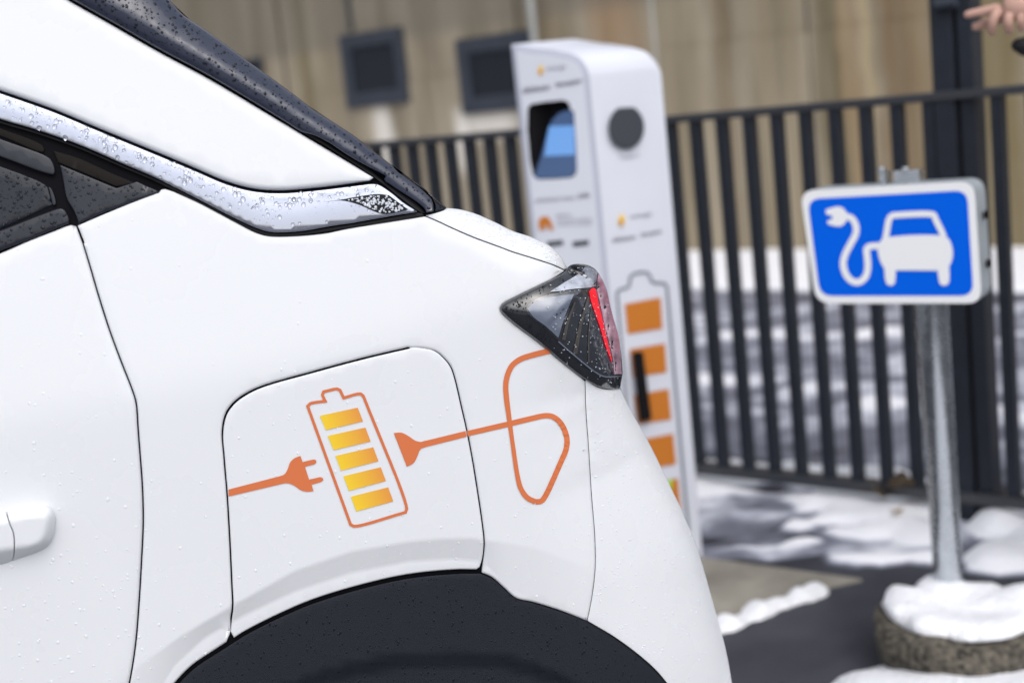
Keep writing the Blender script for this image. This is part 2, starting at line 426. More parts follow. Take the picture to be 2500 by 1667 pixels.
# ---- white panels
quarter = path(SEAM2[1:], [(256, 1900), (335, 1850)], ARCH_L[::-1], [(563, 1540)], FLAP_T[::-1][:-1] and [(x - 4, y - 4) for x, y in FLAP_T[::-1][1:]], [(x + 3.2, y) for x, y in FLAP_R[::-1][:-1]], [(1176, 1390), (1176, 1397)], ARCH_R, BSEAM[::-1], LAMP_B[4:], LAMP_T[:5], LSEAM[::-1], [(1036, 529), (1000, 535), (850, 559), (790, 571), (702, 578), (655, 577), (625, 569), (574, 543), (468, 488), (396, 462), (388, 471)], [(388, 471), (321, 496), (241, 529), (190, 551)], [(190, 551), (207, 594)], step=9)
Q = panel('rear_wing_panel', quarter, M['paint'], CAR, r=6, grid=17, creases=(SHO[3:8], CR1, CR1 + [0, 6], CR1 - [0, 6], CR2, CR2 - [0, 6], CR2 + [0, 6]))
flap = path(FLAP_T, FLAP_B, FLAP_R, step=8)
FL = panel('wheel_arch_cover_panel', flap, M['paint'], CAR, r=4, grid=17, creases=(CR1, CR1 + [0, 6], CR1 - [0, 6], CR2, CR2 - [0, 6], CR2 + [0, 6]))
door = path(SEAM, [(250, 1900), (-1100, 1950)], [(-1100, 1950), (-1100, 982)], [(-1100, 982)] + DOOR_TOP, [(186, 553)], step=14)
DR = panel('rear_door', door, M['paint'], CAR, r=9, grid=26, creases=(SHO[:4],))
pil = path([(-900, -640), (-400, -340)] , LOW_TRIM, [(910, 436), (909, 440), (902, 442)], PIL_BOT[::-1], [(-900, -110), (-900, -640)], step=12)
PL = panel('rear_pillar_panel', pil, M['paint'], CAR, rfun=lambda P: np.clip((912 - P[:, 0]) * .16, 1.5, 14), grid=24, off=-.002)
bump = path(BSEAM[::-1][:-1] and [(x + 1.2, y) for x, y in BSEAM[::-1]], [(1431, 926), (1456, 944), (1482, 951), (1514, 949)], SIL_BUMP, [(1700, 2110), (1735, 1990), (1735, 1880)], ARCH_R2[::-1], step=11)
BP = panel('rear_bumper', bump, M['paint'], CAR, r=2.2, grid=17)
ledge = path([(1041, 526), (1062, 521), (1085, 513), (1090, 509)], SIL_LEDGE[:-1], [(1384, 653), (1379, 660)], [(x + 1, y - 2) for x, y in LSEAM[::-1]], step=7)
LG = panel('tailgate_corner', ledge, M['paint'], CAR, r=2.5, grid=12)

# ---- black gloss trim along the roof edge and its groove
trim = path([(-60, -330), (180, -190)], SIL_ROOF[2:15], [(972, 421), (1010, 448), (1036, 469), (1052, 486), (1058, 501), (1057, 516)], [(1041, 519), (1036, 510), (1015, 492), (971, 464), (945, 446), (937, 441), (942, 430)], [(942, 430), (900, 408), (850, 380), (800, 347), (765, 330), (738, 323), (700, 300), (638, 262), (510, 186), (383, 118), (272, 54), (160, -9), (60, -66), (-60, -135)], step=9)
def trim_d(Q):                                   # convex cross-section
    d, _ = seg_dist(Q, TB[:-1], TB[1:]); q = np.clip(d / 60, 0, 1); return -.012 * np.sin(q * 2.2)
TB = catmull([(-60, -135), (160, -9), (383, 118), (638, 262), (745, 327), (851, 390), (971, 464), (1036, 512)], 12)
TR = panel('roof_edge_trim', trim, M['gloss'], CAR, off=-.001, r=4, grid=13, dfun=trim_d)
fin = path([(978, 422), (1000, 437), (1042, 467), (1068, 490), (1089, 509)], [(1089, 509), (1063, 517)], [(1063, 517), (1063, 500), (1056, 484), (1038, 465), (1010, 444), (978, 422)], step=6)
panel('rear_window_edge', fin, M['glass'], CAR, off=.001, r=2, grid=9, wall=.008)
gr = path([(745, 328), (800, 360), (851, 392), (905, 428), (938, 452), (975, 482), (1012, 510), (1030, 521)], [(1030, 521), (1040, 520)], [(1040, 520), (1015, 495), (971, 466), (937, 443), (900, 412), (850, 384), (800, 352), (745, 318)], step=8)
panel('trim_groove', gr, M['rubber'], CAR, off=.006, r=1.5, grid=14, wall=.004)

# ---- bright moulding under the pillar, a dark reflection painted on it and the rubber below
CHb = catmull(CH_BOT[::-1], 10)
def ch_d(Q):                                     # rolled section: flat upper face, lip along the lower edge
    d, _ = seg_dist(Q, CHb[:-1], CHb[1:]); q = np.clip(d / 75, 0, 1)
    return -.004 * np.sin(np.pi * (.36 + .34 * q))
chrome = path(CH_TOP, CH_END, [(1018, 515), (1018, 518)], CH_BOT, step=9)
CH = panel('bright_side_moulding', chrome, M['chrome'], CAR, off=.001, r=3, grid=12, dfun=ch_d)
M['painted_reflection'] = mat('dark_reflection_paint', (.006, .007, .010), .35, spec=.2)  # near-black colour for the dark surroundings mirrored in the moulding
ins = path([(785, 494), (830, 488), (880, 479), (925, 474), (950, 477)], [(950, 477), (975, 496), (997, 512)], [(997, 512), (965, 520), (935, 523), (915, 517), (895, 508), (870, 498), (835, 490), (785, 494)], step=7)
IN, _ = decal('painted_moulding_reflection', ins, M['painted_reflection'], CH, off=-.0006, grid=12, dfun=lambda Q: .001 + ch_d(Q))  # wedge-shaped decal paints a dark reflection onto the moulding
rub = path([(x, y + 3) for x, y in CH_BOT[1:]], [(-900, -22)], [(-900, -22), (-420, 150), (-150, 244), (0, 301), (85, 326), (191, 363), (298, 409), (383, 445), (468, 488), (574, 543), (630, 569), (659, 576), (702, 577), (745, 573), (808, 564), (850, 557), (1000, 534), (1036, 527)], [(1036, 527), (1030, 520), (960, 530)], step=9)
panel('window_seal', rub, M['rubber'], CAR, off=.003, r=2, grid=20, wall=.006)

# ---- side glass area
qb = path([(146, 402), (284, 459)], [(284, 459), (334, 443)], [(334, 443), (388, 467)], [(388, 467), (383, 472), (320, 494), (240, 525), (192, 546)], [(192, 546), (186, 530), (178, 512), (163, 486), (154, 440), (146, 402)], step=8)
panel('quarter_trim', qb, M['gloss2'], CAR, off=.004, r=3, grid=18)
qr = path([(130, 368), (188, 385), (268, 421), (330, 447)], [(330, 447), (284, 456)], [(284, 456), (142, 397)], [(142, 397), (130, 368)], step=8)
panel('quarter_trim_reveal', qr, M['reveal'], CAR, off=.007, r=2, grid=18)
fr = path([(-1100, -44), (-500, 165), (-200, 262), (0, 339), (113, 381), (126, 391), (134, 414), (133, 427), (113, 424), (0, 383), (-500, 205), (-1100, -9)], [(-1100, -9), (-1100, -44)], step=9)
DF = panel('door_window_frame', fr, M['gloss2'], DR, off=.003, r=3, grid=18)
fr2 = path([(-1100, -68), (-500, 140), (0, 313), (106, 358), (107, 372), (0, 332), (-500, 158), (-1100, -51)], [(-1100, -51), (-1100, -68)], step=9)
panel('frame_reveal', fr2, M['reveal'], DR, off=.007, r=2, grid=18)
gl = path([(-1100, 30), (-500, 235), (0, 406), (107, 449), (117, 458)], [(117, 458), (129, 500)], [(129, 500), (0, 559), (-500, 732), (-1100, 925)], [(-1100, 925), (-1100, 30)], step=12)
GL = panel('door_window_glass', gl, M['glass'], DR, off=.009, r=2, grid=24, wall=.004)
gs = path([(118, 456), (125, 460), (136, 500), (129, 502)], [(129, 502), (118, 456)], step=6)
panel('glass_edge_seal', gs, M['gloss2'], DR, off=.006, r=1.5, grid=12, wall=.004)
st = path([(-1100, 935), (-500, 738), (0, 563), (100, 524), (150, 508), (158, 512)], [(158, 512), (169, 532), (168, 545), (160, 549)], [(160, 549), (0, 612), (-500, 775), (-1100, 966)], [(-1100, 966), (-1100, 935)], step=10)
ST = panel('door_sill_trim', st, M['gloss2'], DR, off=.001, r=4, grid=16)

# ---- door handle, standing proud of the door
hd_o = path([(-420, 1345), (-200, 1290), (0, 1250), (64, 1239), (106, 1234), (123, 1238), (134, 1255), (134, 1289), (123, 1323), (102, 1347), (51, 1374), (0, 1402), (-200, 1480), (-420, 1530)], [(-420, 1530), (-420, 1345)], step=9)
HB = np.vstack([hd_o, hd_o[:1]])
def hd_d(Q):
    d, _ = seg_dist(Q, HB[:-1], HB[1:]); x, y = Q[:, 0], Q[:, 1]
    low = np.clip((y - (1345 - .17 * x)) / 40, 0, 1) * (x < 125)
    return -.024 * np.clip(d / 22, 0, 1) ** .5 + .030 * low
def part_handle(name, P): return panel(name, P, M['paint'], DR, off=-.002, r=3, grid=9, wall=.03, dfun=hd_d)
cut = [(17, 1249), (24, 1276), (34, 1302), (36, 1340), (33, 1362), (15, 1393)]
part_handle('door_handle', path([(-420, 1345), (-200, 1290), (0, 1252), (14, 1249)], [(14, 1249), (22, 1276), (32, 1302), (34, 1340), (31, 1362), (13, 1393)], [(13, 1393), (-200, 1480), (-420, 1530)], [(-420, 1530), (-420, 1345)], step=8))
part_handle('handle_end_cap', path(cut, [(15, 1393), (51, 1374), (102, 1347), (123, 1323), (134, 1289), (134, 1255), (123, 1238), (106, 1234), (64, 1239), (17, 1249)], step=8))

# ---- matt black wheel arch cladding, wheel well, wheel
cl = path([(345, 1858), (375, 1775), (405, 1715), (437, 1668), (478, 1628), (520, 1600), (556, 1577), (600, 1549), (681, 1508), (766, 1472), (893, 1434), (1000, 1411), (1112, 1400), (1172, 1399)],
          [(1172, 1399), (1201, 1410), (1231, 1436), (1260, 1461)], [(1260, 1461), (1299, 1470), (1367, 1491), (1440, 1518), (1499, 1555), (1558, 1598), (1600, 1636), (1629, 1669), (1678, 1742), (1713, 1812), (1733, 1880)],
          [(1733, 1880), (1560, 1950)], [(1560, 1950), (1520, 1860), (1400, 1760), (1303, 1718), (1154, 1695), (1000, 1698), (880, 1722), (740, 1785), (640, 1880), (590, 1950)], [(590, 1950), (345, 1858)], step=12)
STEP = catmull([(560, 1760), (700, 1680), (850, 1632), (950, 1612), (1080, 1602), (1200, 1606), (1303, 1628), (1400, 1670), (1500, 1745)], 14)
def cl_d(Q):
    x, y = Q[:, 0], Q[:, 1]; ys = np.interp(x, STEP[:, 0], STEP[:, 1]); return .012 * np.clip((y - ys) / 10, 0, 1)
CLD = panel('wheel_arch_cladding', cl, M['clad'], CAR, off=.004, r=4, grid=17, dfun=cl_d, wall=.05)
hubP = np.array([hub[0], hub[1], 0]); hub3 = on_plane(1150, 2300, CP0, CIN)
hz = .35
t_ = None
# wheel: axis along the car's inward direction
hc = np.array(CP0) + CE * (-.21) + CIN * .10; hc[2] = hz
WH = MB()
def ring_pts(c, r, n=64): return [c + r * (CE * math.cos(2 * math.pi * k / n) + np.array([0, 0, 1.0]) * math.sin(2 * math.pi * k / n)) for k in range(n)]
def lathe(prof, n=72):
    vs = []; fs = []
    for (r, d) in prof: vs += ring_pts(hc + CIN * d, r, n)
    for i in range(len(prof) - 1):
        for k in range(n): fs.append((i * n + k, i * n + (k + 1) % n, (i + 1) * n + (k + 1) % n, (i + 1) * n + k))
    return vs, fs
v, f = lathe([(.235, .03), (.30, 0), (.335, .012), (.347, .035), (.348, .19), (.335, .21), (.235, .21)])
WHEEL = obj('wheel', v, f, M['tyre'], CAR, True)
v, f = lathe([(.235, .03), (.225, .04), (.21, .07), (.21, .20)]); obj('rim', v, f, M['rim'], WHEEL, True)
sp_ = MB()
for k in range(5):
    a = 2 * math.pi * k / 5 + .3; dr = CE * math.cos(a) + np.array([0, 0, 1.0]) * math.sin(a); dt = -CE * math.sin(a) + np.array([0, 0, 1.0]) * math.cos(a)
    sp_.box(hc + CIN * .05 - dt * .025, dr * .215, dt * .05, CIN * .03)
sp_.tube([hc + CIN * .04, hc + CIN * .10], .055, 24)
sp_.build('spokes', M['rim'], WHEEL)
v, f = lathe([(.42, .03), (.42, .40), (.0, .42)]); f = [q for q in f]; obj('wheel_well', v, f, M['gap'], CAR, True)

# ---- tail lamp
def lamp_d(Q):
    d, _ = seg_dist(Q, LB[:-1], LB[1:]); x = Q[:, 0]
    return -.016 * np.clip(d / 60, 0, 1) ** .6 - .0002
lamp = path(LAMP_T, [(1520, 912), (1515, 944)], LAMP_B, step=7); LB = np.vstack([lamp, lamp[:1]])
M['lamp_house'] = mat('lamp_black', (.020, .022, .028), .12, coat=.8, spec=.6)
M['smoke'] = mat('smoked_lens', (.030, .033, .042), .07, coat=1.0, spec=.9)
M['lensgrey'] = mat('grey_lamp_reflector', (.15, .175, .235), .3, coat=1.0, spec=.8)
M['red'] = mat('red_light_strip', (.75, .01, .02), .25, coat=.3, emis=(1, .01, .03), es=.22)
M['pink'] = mat('pink_clear_lens', (.50, .33, .41), .12, coat=1.0, spec=.8, var=.35, vscale=70)
M['clear'] = mat('clear_lens', (.45, .48, .56), .12, coat=1.0, spec=.9, var=.4, vscale=60)
M['rib'] = mat('lamp_reflector_rib', (.16, .15, .14), .25, metal=.6)
TL = panel('tail_light', lamp, M['lamp_house'], CAR, off=-.003, r=4, grid=9, wall=.03, dfun=lamp_d)
def z4(pts): return [(1200 + x * .2551, 600 + y * .2551) for x, y in pts]
def lpiece(name, P, m, off, grid=9): return decal(name, P, m, TL, off=off, grid=grid, dfun=lambda Q: lamp_d(Q))[0]
lpiece('lens', path(z4([(335, 600), (355, 560), (450, 500), (600, 455), (760, 425), (930, 408), (1000, 395)]), z4([(1000, 395), (1040, 560), (1090, 760), (1130, 930), (1160, 1100), (1160, 1235)]), z4([(1160, 1235), (1080, 1242), (1000, 1205), (860, 1108), (740, 1005), (630, 900), (500, 780), (385, 690), (345, 640), (335, 600)]), step=6), M['smoke'], -.0045)
lpiece('grey_reflector', path(z4([(345, 603), (400, 548), (520, 500), (640, 480), (790, 460)]), z4([(790, 460), (740, 580), (700, 680), (640, 880)]), z4([(640, 880), (520, 770), (400, 680), (345, 603)]), step=6), M['lensgrey'], -.0058)
for a, b, wpx in (((930, 490), (800, 1030), 42), ((800, 540), (690, 900), 34), ((960, 560), (930, 1120), 16)):
    lpiece('reflector_rib', stroke(z4([a, ((a[0] + b[0]) / 2 - 12, (a[1] + b[1]) / 2), b]), [wpx * .2551 * .4, wpx * .2551], step=6), M['rib'], -.0060)
lpiece('light_strip', path(z4([(935, 440), (955, 410), (985, 402), (1003, 430)]), z4([(1003, 430), (1025, 540), (1062, 700), (1085, 800), (1118, 940), (1150, 1080), (1152, 1120)]), z4([(1152, 1120), (1125, 1050), (1088, 950), (1045, 800), (990, 640), (950, 520), (935, 440)]), step=5), M['red'], -.0066)
lpiece('rear_lens', path(z4([(1022, 262), (1060, 320), (1102, 430), (1155, 650), (1220, 890), (1248, 1225)]), z4([(1248, 1225), (1170, 1232)]), z4([(1170, 1232), (1165, 1110), (1125, 920), (1080, 750), (1040, 560), (1008, 400), (1022, 262)]), step=5), M['pink'], -.0050)
lpiece('top_lens', path(z4([(560, 440), (700, 350), (800, 290), (860, 245), (900, 200), (960, 215), (1016, 250)]), z4([(1016, 250), (1000, 385)]), z4([(1000, 385), (930, 400), (760, 415), (640, 435), (560, 440)]), step=5), M['clear'], -.0050)
lpiece('lower_edge', stroke(z4([(640, 915), (760, 1020), (880, 1120), (1000, 1212), (1080, 1250), (1245, 1246)]), 3.0, step=6), M['lensgrey'], -.0060)

# ---- orange and yellow drawing
def zl(pts, oy=1000): return [(x * .4254, oy + y * .4254) for x, y in pts]
plug = path(zl([(1311, 457), (1600, 382)]), zl([(1600, 382), (1632, 370), (1650, 342), (1665, 302), (1690, 277), (1724, 264)]), zl([(1724, 264), (1737, 299)]), zl([(1737, 299), (1800, 284)]), zl([(1800, 284), (1815, 290), (1815, 304), (1806, 312)]), zl([(1806, 312), (1750, 327)]), zl([(1750, 327), (1774, 400)]), zl([(1774, 400), (1838, 385)]), zl([(1838, 385), (1854, 392), (1855, 406), (1845, 413)]), zl([(1845, 413), (1788, 430)]), zl([(1788, 430), (1800, 466)]), zl([(1800, 466), (1762, 470), (1725, 460), (1690, 436), (1662, 423), (1635, 421)]), zl([(1635, 421), (1311, 497)]), zl([(1311, 497), (1311, 457)]), step=6)
decal('plug_symbol', plug, M['orange'], FL, grid=26)
bat = path([(751, 991), (757, 985), (794, 979)], [(794, 979), (787, 962), (790, 956)], [(790, 956), (824, 949), (830, 952)], [(830, 952), (839, 971)], [(839, 971), (880, 961), (887, 966)], [(887, 966), (993, 1242), (990, 1250)], [(990, 1250), (864, 1284), (856, 1280)], [(856, 1280), (751, 991)], step=9)
bo, bi = inset(bat, -3.6), inset(bat, 3.6)
nn_ = len(bat); vs = np.vstack([bo, bi]); fs = [(i, (i + 1) % nn_, nn_ + (i + 1) % nn_, nn_ + i) for i in range(nn_)]
ob = obj('battery_outline', car(vs, -.0009), fs, M['orange'], FL, True)
# yellow-to-orange printed bars: colour runs across each bar from one end to the other
mb = mat('battery_bars_print', (.85, .55, .03), .4, coat=.3); nt_ = mb.node_tree
at = nt_.nodes.new('ShaderNodeAttribute'); at.attribute_name = 'across'; rmp = nt_.nodes.new('ShaderNodeValToRGB')
rmp.color_ramp.elements[0].color = (*lin(236, 200, 40), 1); rmp.color_ramp.elements[1].color = (*lin(222, 146, 62), 1)
nt_.links.new(at.outputs['Fac'], rmp.inputs[0]); nt_.links.new(rmp.outputs[0], nt_.nodes['Principled BSDF'].inputs['Base Color'])
bars = [zl([(1835, 1210), (2053, 1163), (2083, 1242), (1870, 1292)], 500), zl([(1880, 1325), (2097, 1277), (2127, 1357), (1915, 1407)], 500), zl([(1925, 1440), (2142, 1390), (2172, 1470), (1957, 1525)], 500), zl([(1970, 381), (2185, 329), (2215, 408), (2003, 465)]), zl([(2013, 498), (2228, 444), (2257, 525), (2045, 583)])]
for q in bars:
    q = np.array(q); N = 6; vs = []; at_ = []
    for j in range(3):
        for i in range(N + 1):
            a = q[0] + (q[1] - q[0]) * i / N; b = q[3] + (q[2] - q[3]) * i / N; vs.append(a + (b - a) * j / 2); at_.append(i / N)
    fs = [(j * (N + 1) + i, (j + 1) * (N + 1) + i, (j + 1) * (N + 1) + i + 1, j * (N + 1) + i + 1) for j in range(2) for i in range(N)]
    ob = obj('battery_bar', car(vs, -.0009), fs, mb, FL, True)
    al = ob.data.attributes.new('across', 'FLOAT', 'POINT')
    for i, x in enumerate(at_): al.data[i].value = x
def z5(pts): return [(750 + x * .4254, 500 + y * .4254) for x, y in pts]
conn = path(z5([(497, 1309), (540, 1306), (580, 1325), (620, 1352), (650, 1360)]), z5([(650, 1360), (909, 1297)]), z5([(909, 1297), (914, 1330)]), z5([(914, 1330), (680, 1389)]), z5([(680, 1389), (650, 1402), (633, 1440), (612, 1480), (572, 1502)]), z5([(572, 1502), (497, 1309)]), step=6)
decal('connector_symbol', conn, M['orange'], FL, grid=400)
cable = z5([(918, 1312), (1040, 1284), (1160, 1256), (1280, 1227), (1370, 1209), (1410, 1215), (1452, 1248), (1482, 1305), (1492, 1360), (1482, 1415), (1460, 1465), (1410, 1580), (1372, 1660), (1345, 1698), (1310, 1703), (1262, 1678), (1228, 1630), (1210, 1570), (1180, 1375), (1158, 1215), (1143, 1100), (1140, 1030), (1152, 970), (1178, 920), (1225, 885), (1300, 860), (1392, 838)])
decal('cable_symbol', stroke(cable[:15], 13.2, step=6), M['orange'], Q, grid=400)
decal('cable_symbol', stroke(cable[14:], [13.2, 11, 10, 13, 13, 14], step=6), M['orange'], Q, off=-.0012, grid=400)

# ---- the rest of the tailgate, rear window and roof, swept across the car behind the outline
ROWS = [0, .02, .06, .14, .30, .55, .9, 1.25, 1.5, 1.62]
def sweep_across(name, P, m, deep=.002, smooth=3):
    S = car(P, deep)
    n = len(S); vs = []
    for wv in ROWS:
        for _ in range(smooth if wv < .1 else smooth * 12): S[1:-1] = (S[:-2] + 2 * S[1:-1] + S[2:]) / 4 if wv else S[1:-1]
        for p in S: vs.append(p + CIN * wv - CE * .10 * wv / 1.62 - np.array([0, 0, .05 * min(1, wv / .3) + .02 * wv]))
    fs = [(k * n + i, k * n + i + 1, (k + 1) * n + i + 1, (k + 1) * n + i) for k in range(len(ROWS) - 1) for i in range(n - 1)]
    return obj(name, vs, fs, m, CAR, True)
lo = np.vstack([catmull(q, 14) for q in (SIL_LEDGE, SIL_LAMP[1:], SIL_BUMP[1:])])
sweep_across('tailgate', poly_resample(lo, 24), M['paint'], .0, 2)
sweep_across('rear_window', poly_resample(catmull(SIL_ROOF[2:], 14), 60), M['glass'])
sweep_across('roof', [(-1500, -860), (-1100, -700), (-700, -560), (-350, -430), (-60, -330), (180, -190), (330, -72)], M['gloss2'], .0, 1)

# ---- rain
def dens_ch(c): return np.clip(1.15 - (c[:, 1] - np.interp(c[:, 0], [p[0] for p in CH_TOP], [p[1] for p in CH_TOP])) / 62, .10, 1)
droplets(CH, chrome, 900, 1.1, 6.5, off=.001, dfun=ch_d, flat=.38, elong=1.2, dens=dens_ch, power=4)
droplets(TR, trim, 600, 1.0, 3.8, off=-.001, dfun=trim_d, flat=.45, elong=1.3, power=3, mt=M['bead'])
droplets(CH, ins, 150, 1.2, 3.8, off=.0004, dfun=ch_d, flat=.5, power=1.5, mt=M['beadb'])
droplets(GL, gl, 260, 1.0, 4.2, off=.009, flat=.45, elong=1.3, mt=M['bead'])
droplets(ST, st, 50, 1.5, 5, off=.001, flat=.3, elong=1.2, mt=M['bead'])
droplets(DR, qb, 110, 1.2, 4, off=.004, flat=.3, mt=M['bead'])
droplets(CLD, cl, 800, .8, 2.6, off=.004, dfun=cl_d, flat=.45, elong=2.4, power=2, mt=M['bead'])
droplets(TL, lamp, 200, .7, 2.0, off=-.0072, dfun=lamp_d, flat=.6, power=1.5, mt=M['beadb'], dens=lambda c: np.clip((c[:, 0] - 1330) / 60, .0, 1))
droplets(TL, lamp, 160, 1.0, 2.6, off=-.0045, dfun=lamp_d, flat=.5, power=1.5, mt=M['bead'], dens=lambda c: np.clip((1390 - c[:, 0]) / 60, .05, 1))
droplets(FL, flap, 260, 1.0, 3.6, flat=.2, elong=1.3, power=3, mt=M['film'])
droplets(Q, quarter, 300, 1.0, 3.4, flat=.2, mt=M['film'], elong=1.3, power=3, dens=lambda c: np.clip((c[:, 1] - 700) / 600, .08, 1))
droplets(DR, door, 300, 1.0, 4, flat=.2, mt=M['film'], elong=1.3, power=3, dens=lambda c: np.clip((c[:, 1] - 800) / 600, .08, 1))
droplets(BP, bump, 900, .9, 2.6, flat=.3, power=2, mt=M['film'])
droplets(LG, ledge, 500, 1, 3.5, flat=.35, power=2, mt=M['film'])
# ================================================================== SETTING
def nmat(name, build, rough=.8):
    m = bpy.data.materials.new(name); m.use_nodes = True; t = m.node_tree
    p = t.nodes['Principled BSDF']; p.inputs['Roughness'].default_value = rough; build(t, p, t.links.new); return m
def N(t, ty, **kw):
    n = t.nodes.new(ty)
    for k, v in kw.items(): setattr(n, k, v)
    return n
FY = math.radians(-40.47); FD = np.array([math.cos(FY), math.sin(FY), 0]); FN = np.array([-FD[1], FD[0], 0]); FP = np.array([-.4458, 5.346, 0])
SPC = .0972

def asphalt_nodes(t, p, L):
    g = N(t, 'ShaderNodeNewGeometry'); n1 = N(t, 'ShaderNodeTexNoise'); n1.inputs['Scale'].default_value = 3.5; n1.inputs['Detail'].default_value = 8
    n2 = N(t, 'ShaderNodeTexNoise'); n2.inputs['Scale'].default_value = 160; n2.inputs['Detail'].default_value = 3
    r1 = N(t, 'ShaderNodeValToRGB'); r1.color_ramp.elements[0].position = .35; r1.color_ramp.elements[1].position = .68
    r1.color_ramp.elements[0].color = (.026, .028, .040, 1); r1.color_ramp.elements[1].color = (.055, .058, .075, 1)
    L(g.outputs['Position'], n1.inputs['Vector']); L(g.outputs['Position'], n2.inputs['Vector']); L(n1.outputs[0], r1.inputs[0])
    mx = N(t, 'ShaderNodeMixRGB', blend_type='OVERLAY'); mx.inputs[0].default_value = .6; L(r1.outputs[0], mx.inputs[1]); L(n2.outputs[0], mx.inputs[2]); L(mx.outputs[0], p.inputs['Base Color'])
    mr = N(t, 'ShaderNodeMapRange'); mr.inputs[3].default_value = .55; mr.inputs[4].default_value = .85; L(n1.outputs[0], mr.inputs[0]); L(mr.outputs[0], p.inputs['Roughness'])
    b = N(t, 'ShaderNodeBump'); b.inputs['Strength'].default_value = .6; b.inputs['Distance'].default_value = .006; L(n2.outputs[0], b.inputs['Height']); L(b.outputs[0], p.inputs['Normal'])
M['asphalt'] = nmat('wet_asphalt', asphalt_nodes)
o = obj('ground', [(-120, -120, 0), (120, -120, 0), (120, 120, 0), (-120, 120, 0)], [(0, 1, 2, 3)], M['asphalt'], None, False); o['kind'] = 'structure'

# snow and slush: one sheet whose thick parts are clean snow and whose thin parts are trodden slush
def project(P):
    q = P - OC; z = q @ fwd; return np.c_[1250 + F * (q @ IX) / z, 833.5 + F * (q @ IY) / z]
BLOB = [(1660, 1105, 130, 34, .045), (1770, 1118, 150, 26, .04), (1985, 1150, 130, 40, .045), (2010, 1205, 140, 42, .05), (1870, 1160, 90, 22, .035), (1838, 1213, 66, 17, .035), (1845, 1250, 60, 14, .03),
        (2100, 1230, 70, 36, .04), (2010, 1290, 110, 12, .028), (1720, 1262, 110, 8, .02), (2290, 1215, 70, 32, .06), (2310, 1285, 90, 40, .05), (2120, 1290, 60, 14, .03), (2400, 1240, 90, 60, .05), (1500, 1100, 200, 60, .05), (2600, 1300, 160, 90, .05)]
GAPS = [(1640, 1192, 46, 15), (1790, 1172, 42, 20), (1755, 1205, 60, 18), (1950, 1216, 70, 9), (1830, 1090, 30, 5), (1700, 1235, 110, 16), (1960, 1262, 110, 10), (1700, 1215, 70, 20)]
def snow_h(P):
    q = project(P) / 1.063; v = (P - FP) @ FN; u = (P - FP) @ FD
    nz = np.array([noise.noise(Vector((p[0] * 3.2, p[1] * 3.2, 0))) + .5 * noise.noise(Vector((p[0] * 8, p[1] * 8, 3))) + .25 * noise.noise(Vector((p[0] * 20, p[1] * 20, 5))) for p in P])
    wob = np.array([[noise.noise(Vector((p[0] * 5, p[1] * 5, 9))), noise.noise(Vector((p[0] * 5, p[1] * 5, 19)))] for p in P])
    x = q[:, 0] + wob[:, 0] * 38; y = q[:, 1] + wob[:, 1] * 16
    h = np.full(len(P), -.012)
    for bx, by, rx, ry, hh in BLOB:
        e = 1 - ((x - bx) / rx) ** 2 - ((y - by) / ry) ** 2; h = np.maximum(h, hh * np.sqrt(np.clip(e, 0, 1)) - .006)
    for bx, by, rx, ry in GAPS:
        e = np.clip(1 - ((x - bx) / rx) ** 2 - ((y - by) / ry) ** 2, 0, 1) ** .5; h = h - .032 * e * (h > 0)
    h = np.maximum(h, np.where((y < 1283) & (y > 1075) & (v < 0) & (x > 1560), .006, -.012))       # slush film over the pavement
    # strips behind the fence
    def strip(a, b, hh, nn=1.0): return hh * np.clip(np.minimum((v - a), (b - v)) / .18, 0, 1) * (1 + nn * nz) - .004
    back = np.maximum.reduce([strip(3.62, 7.0, .026, .3), strip(.98, 1.66, .013, .9), strip(-.06, .34, .045, 1.5), strip(2.2, 2.85, .012, 1.2), strip(.25, 3.65, .0085, .30), np.full(len(P), -.012)])
    h = np.where(v > -.06, np.maximum(back, np.where(v < 0, h, -.02)), h)
    return h + np.where(v > .3, .0035, .010) * nz * (h > -.004), v
xs = []
def snow_patch(name, us, vs_, p0, label_kind='stuff'):
    U, V = np.meshgrid(us, vs_); P = p0 + U.ravel()[:, None] * FD + V.ravel()[:, None] * FN
    h, v = snow_h(P); P = P.copy(); P[:, 2] = h
    n, m = len(us), len(vs_)
    fs = [(j * n + i, j * n + i + 1, (j + 1) * n + i + 1, (j + 1) * n + i) for j in range(m - 1) for i in range(n - 1)]
    hh = h.reshape(m, n); fs = [f for f in fs if max(h[k] for k in f) > -.006]
    return P, fs
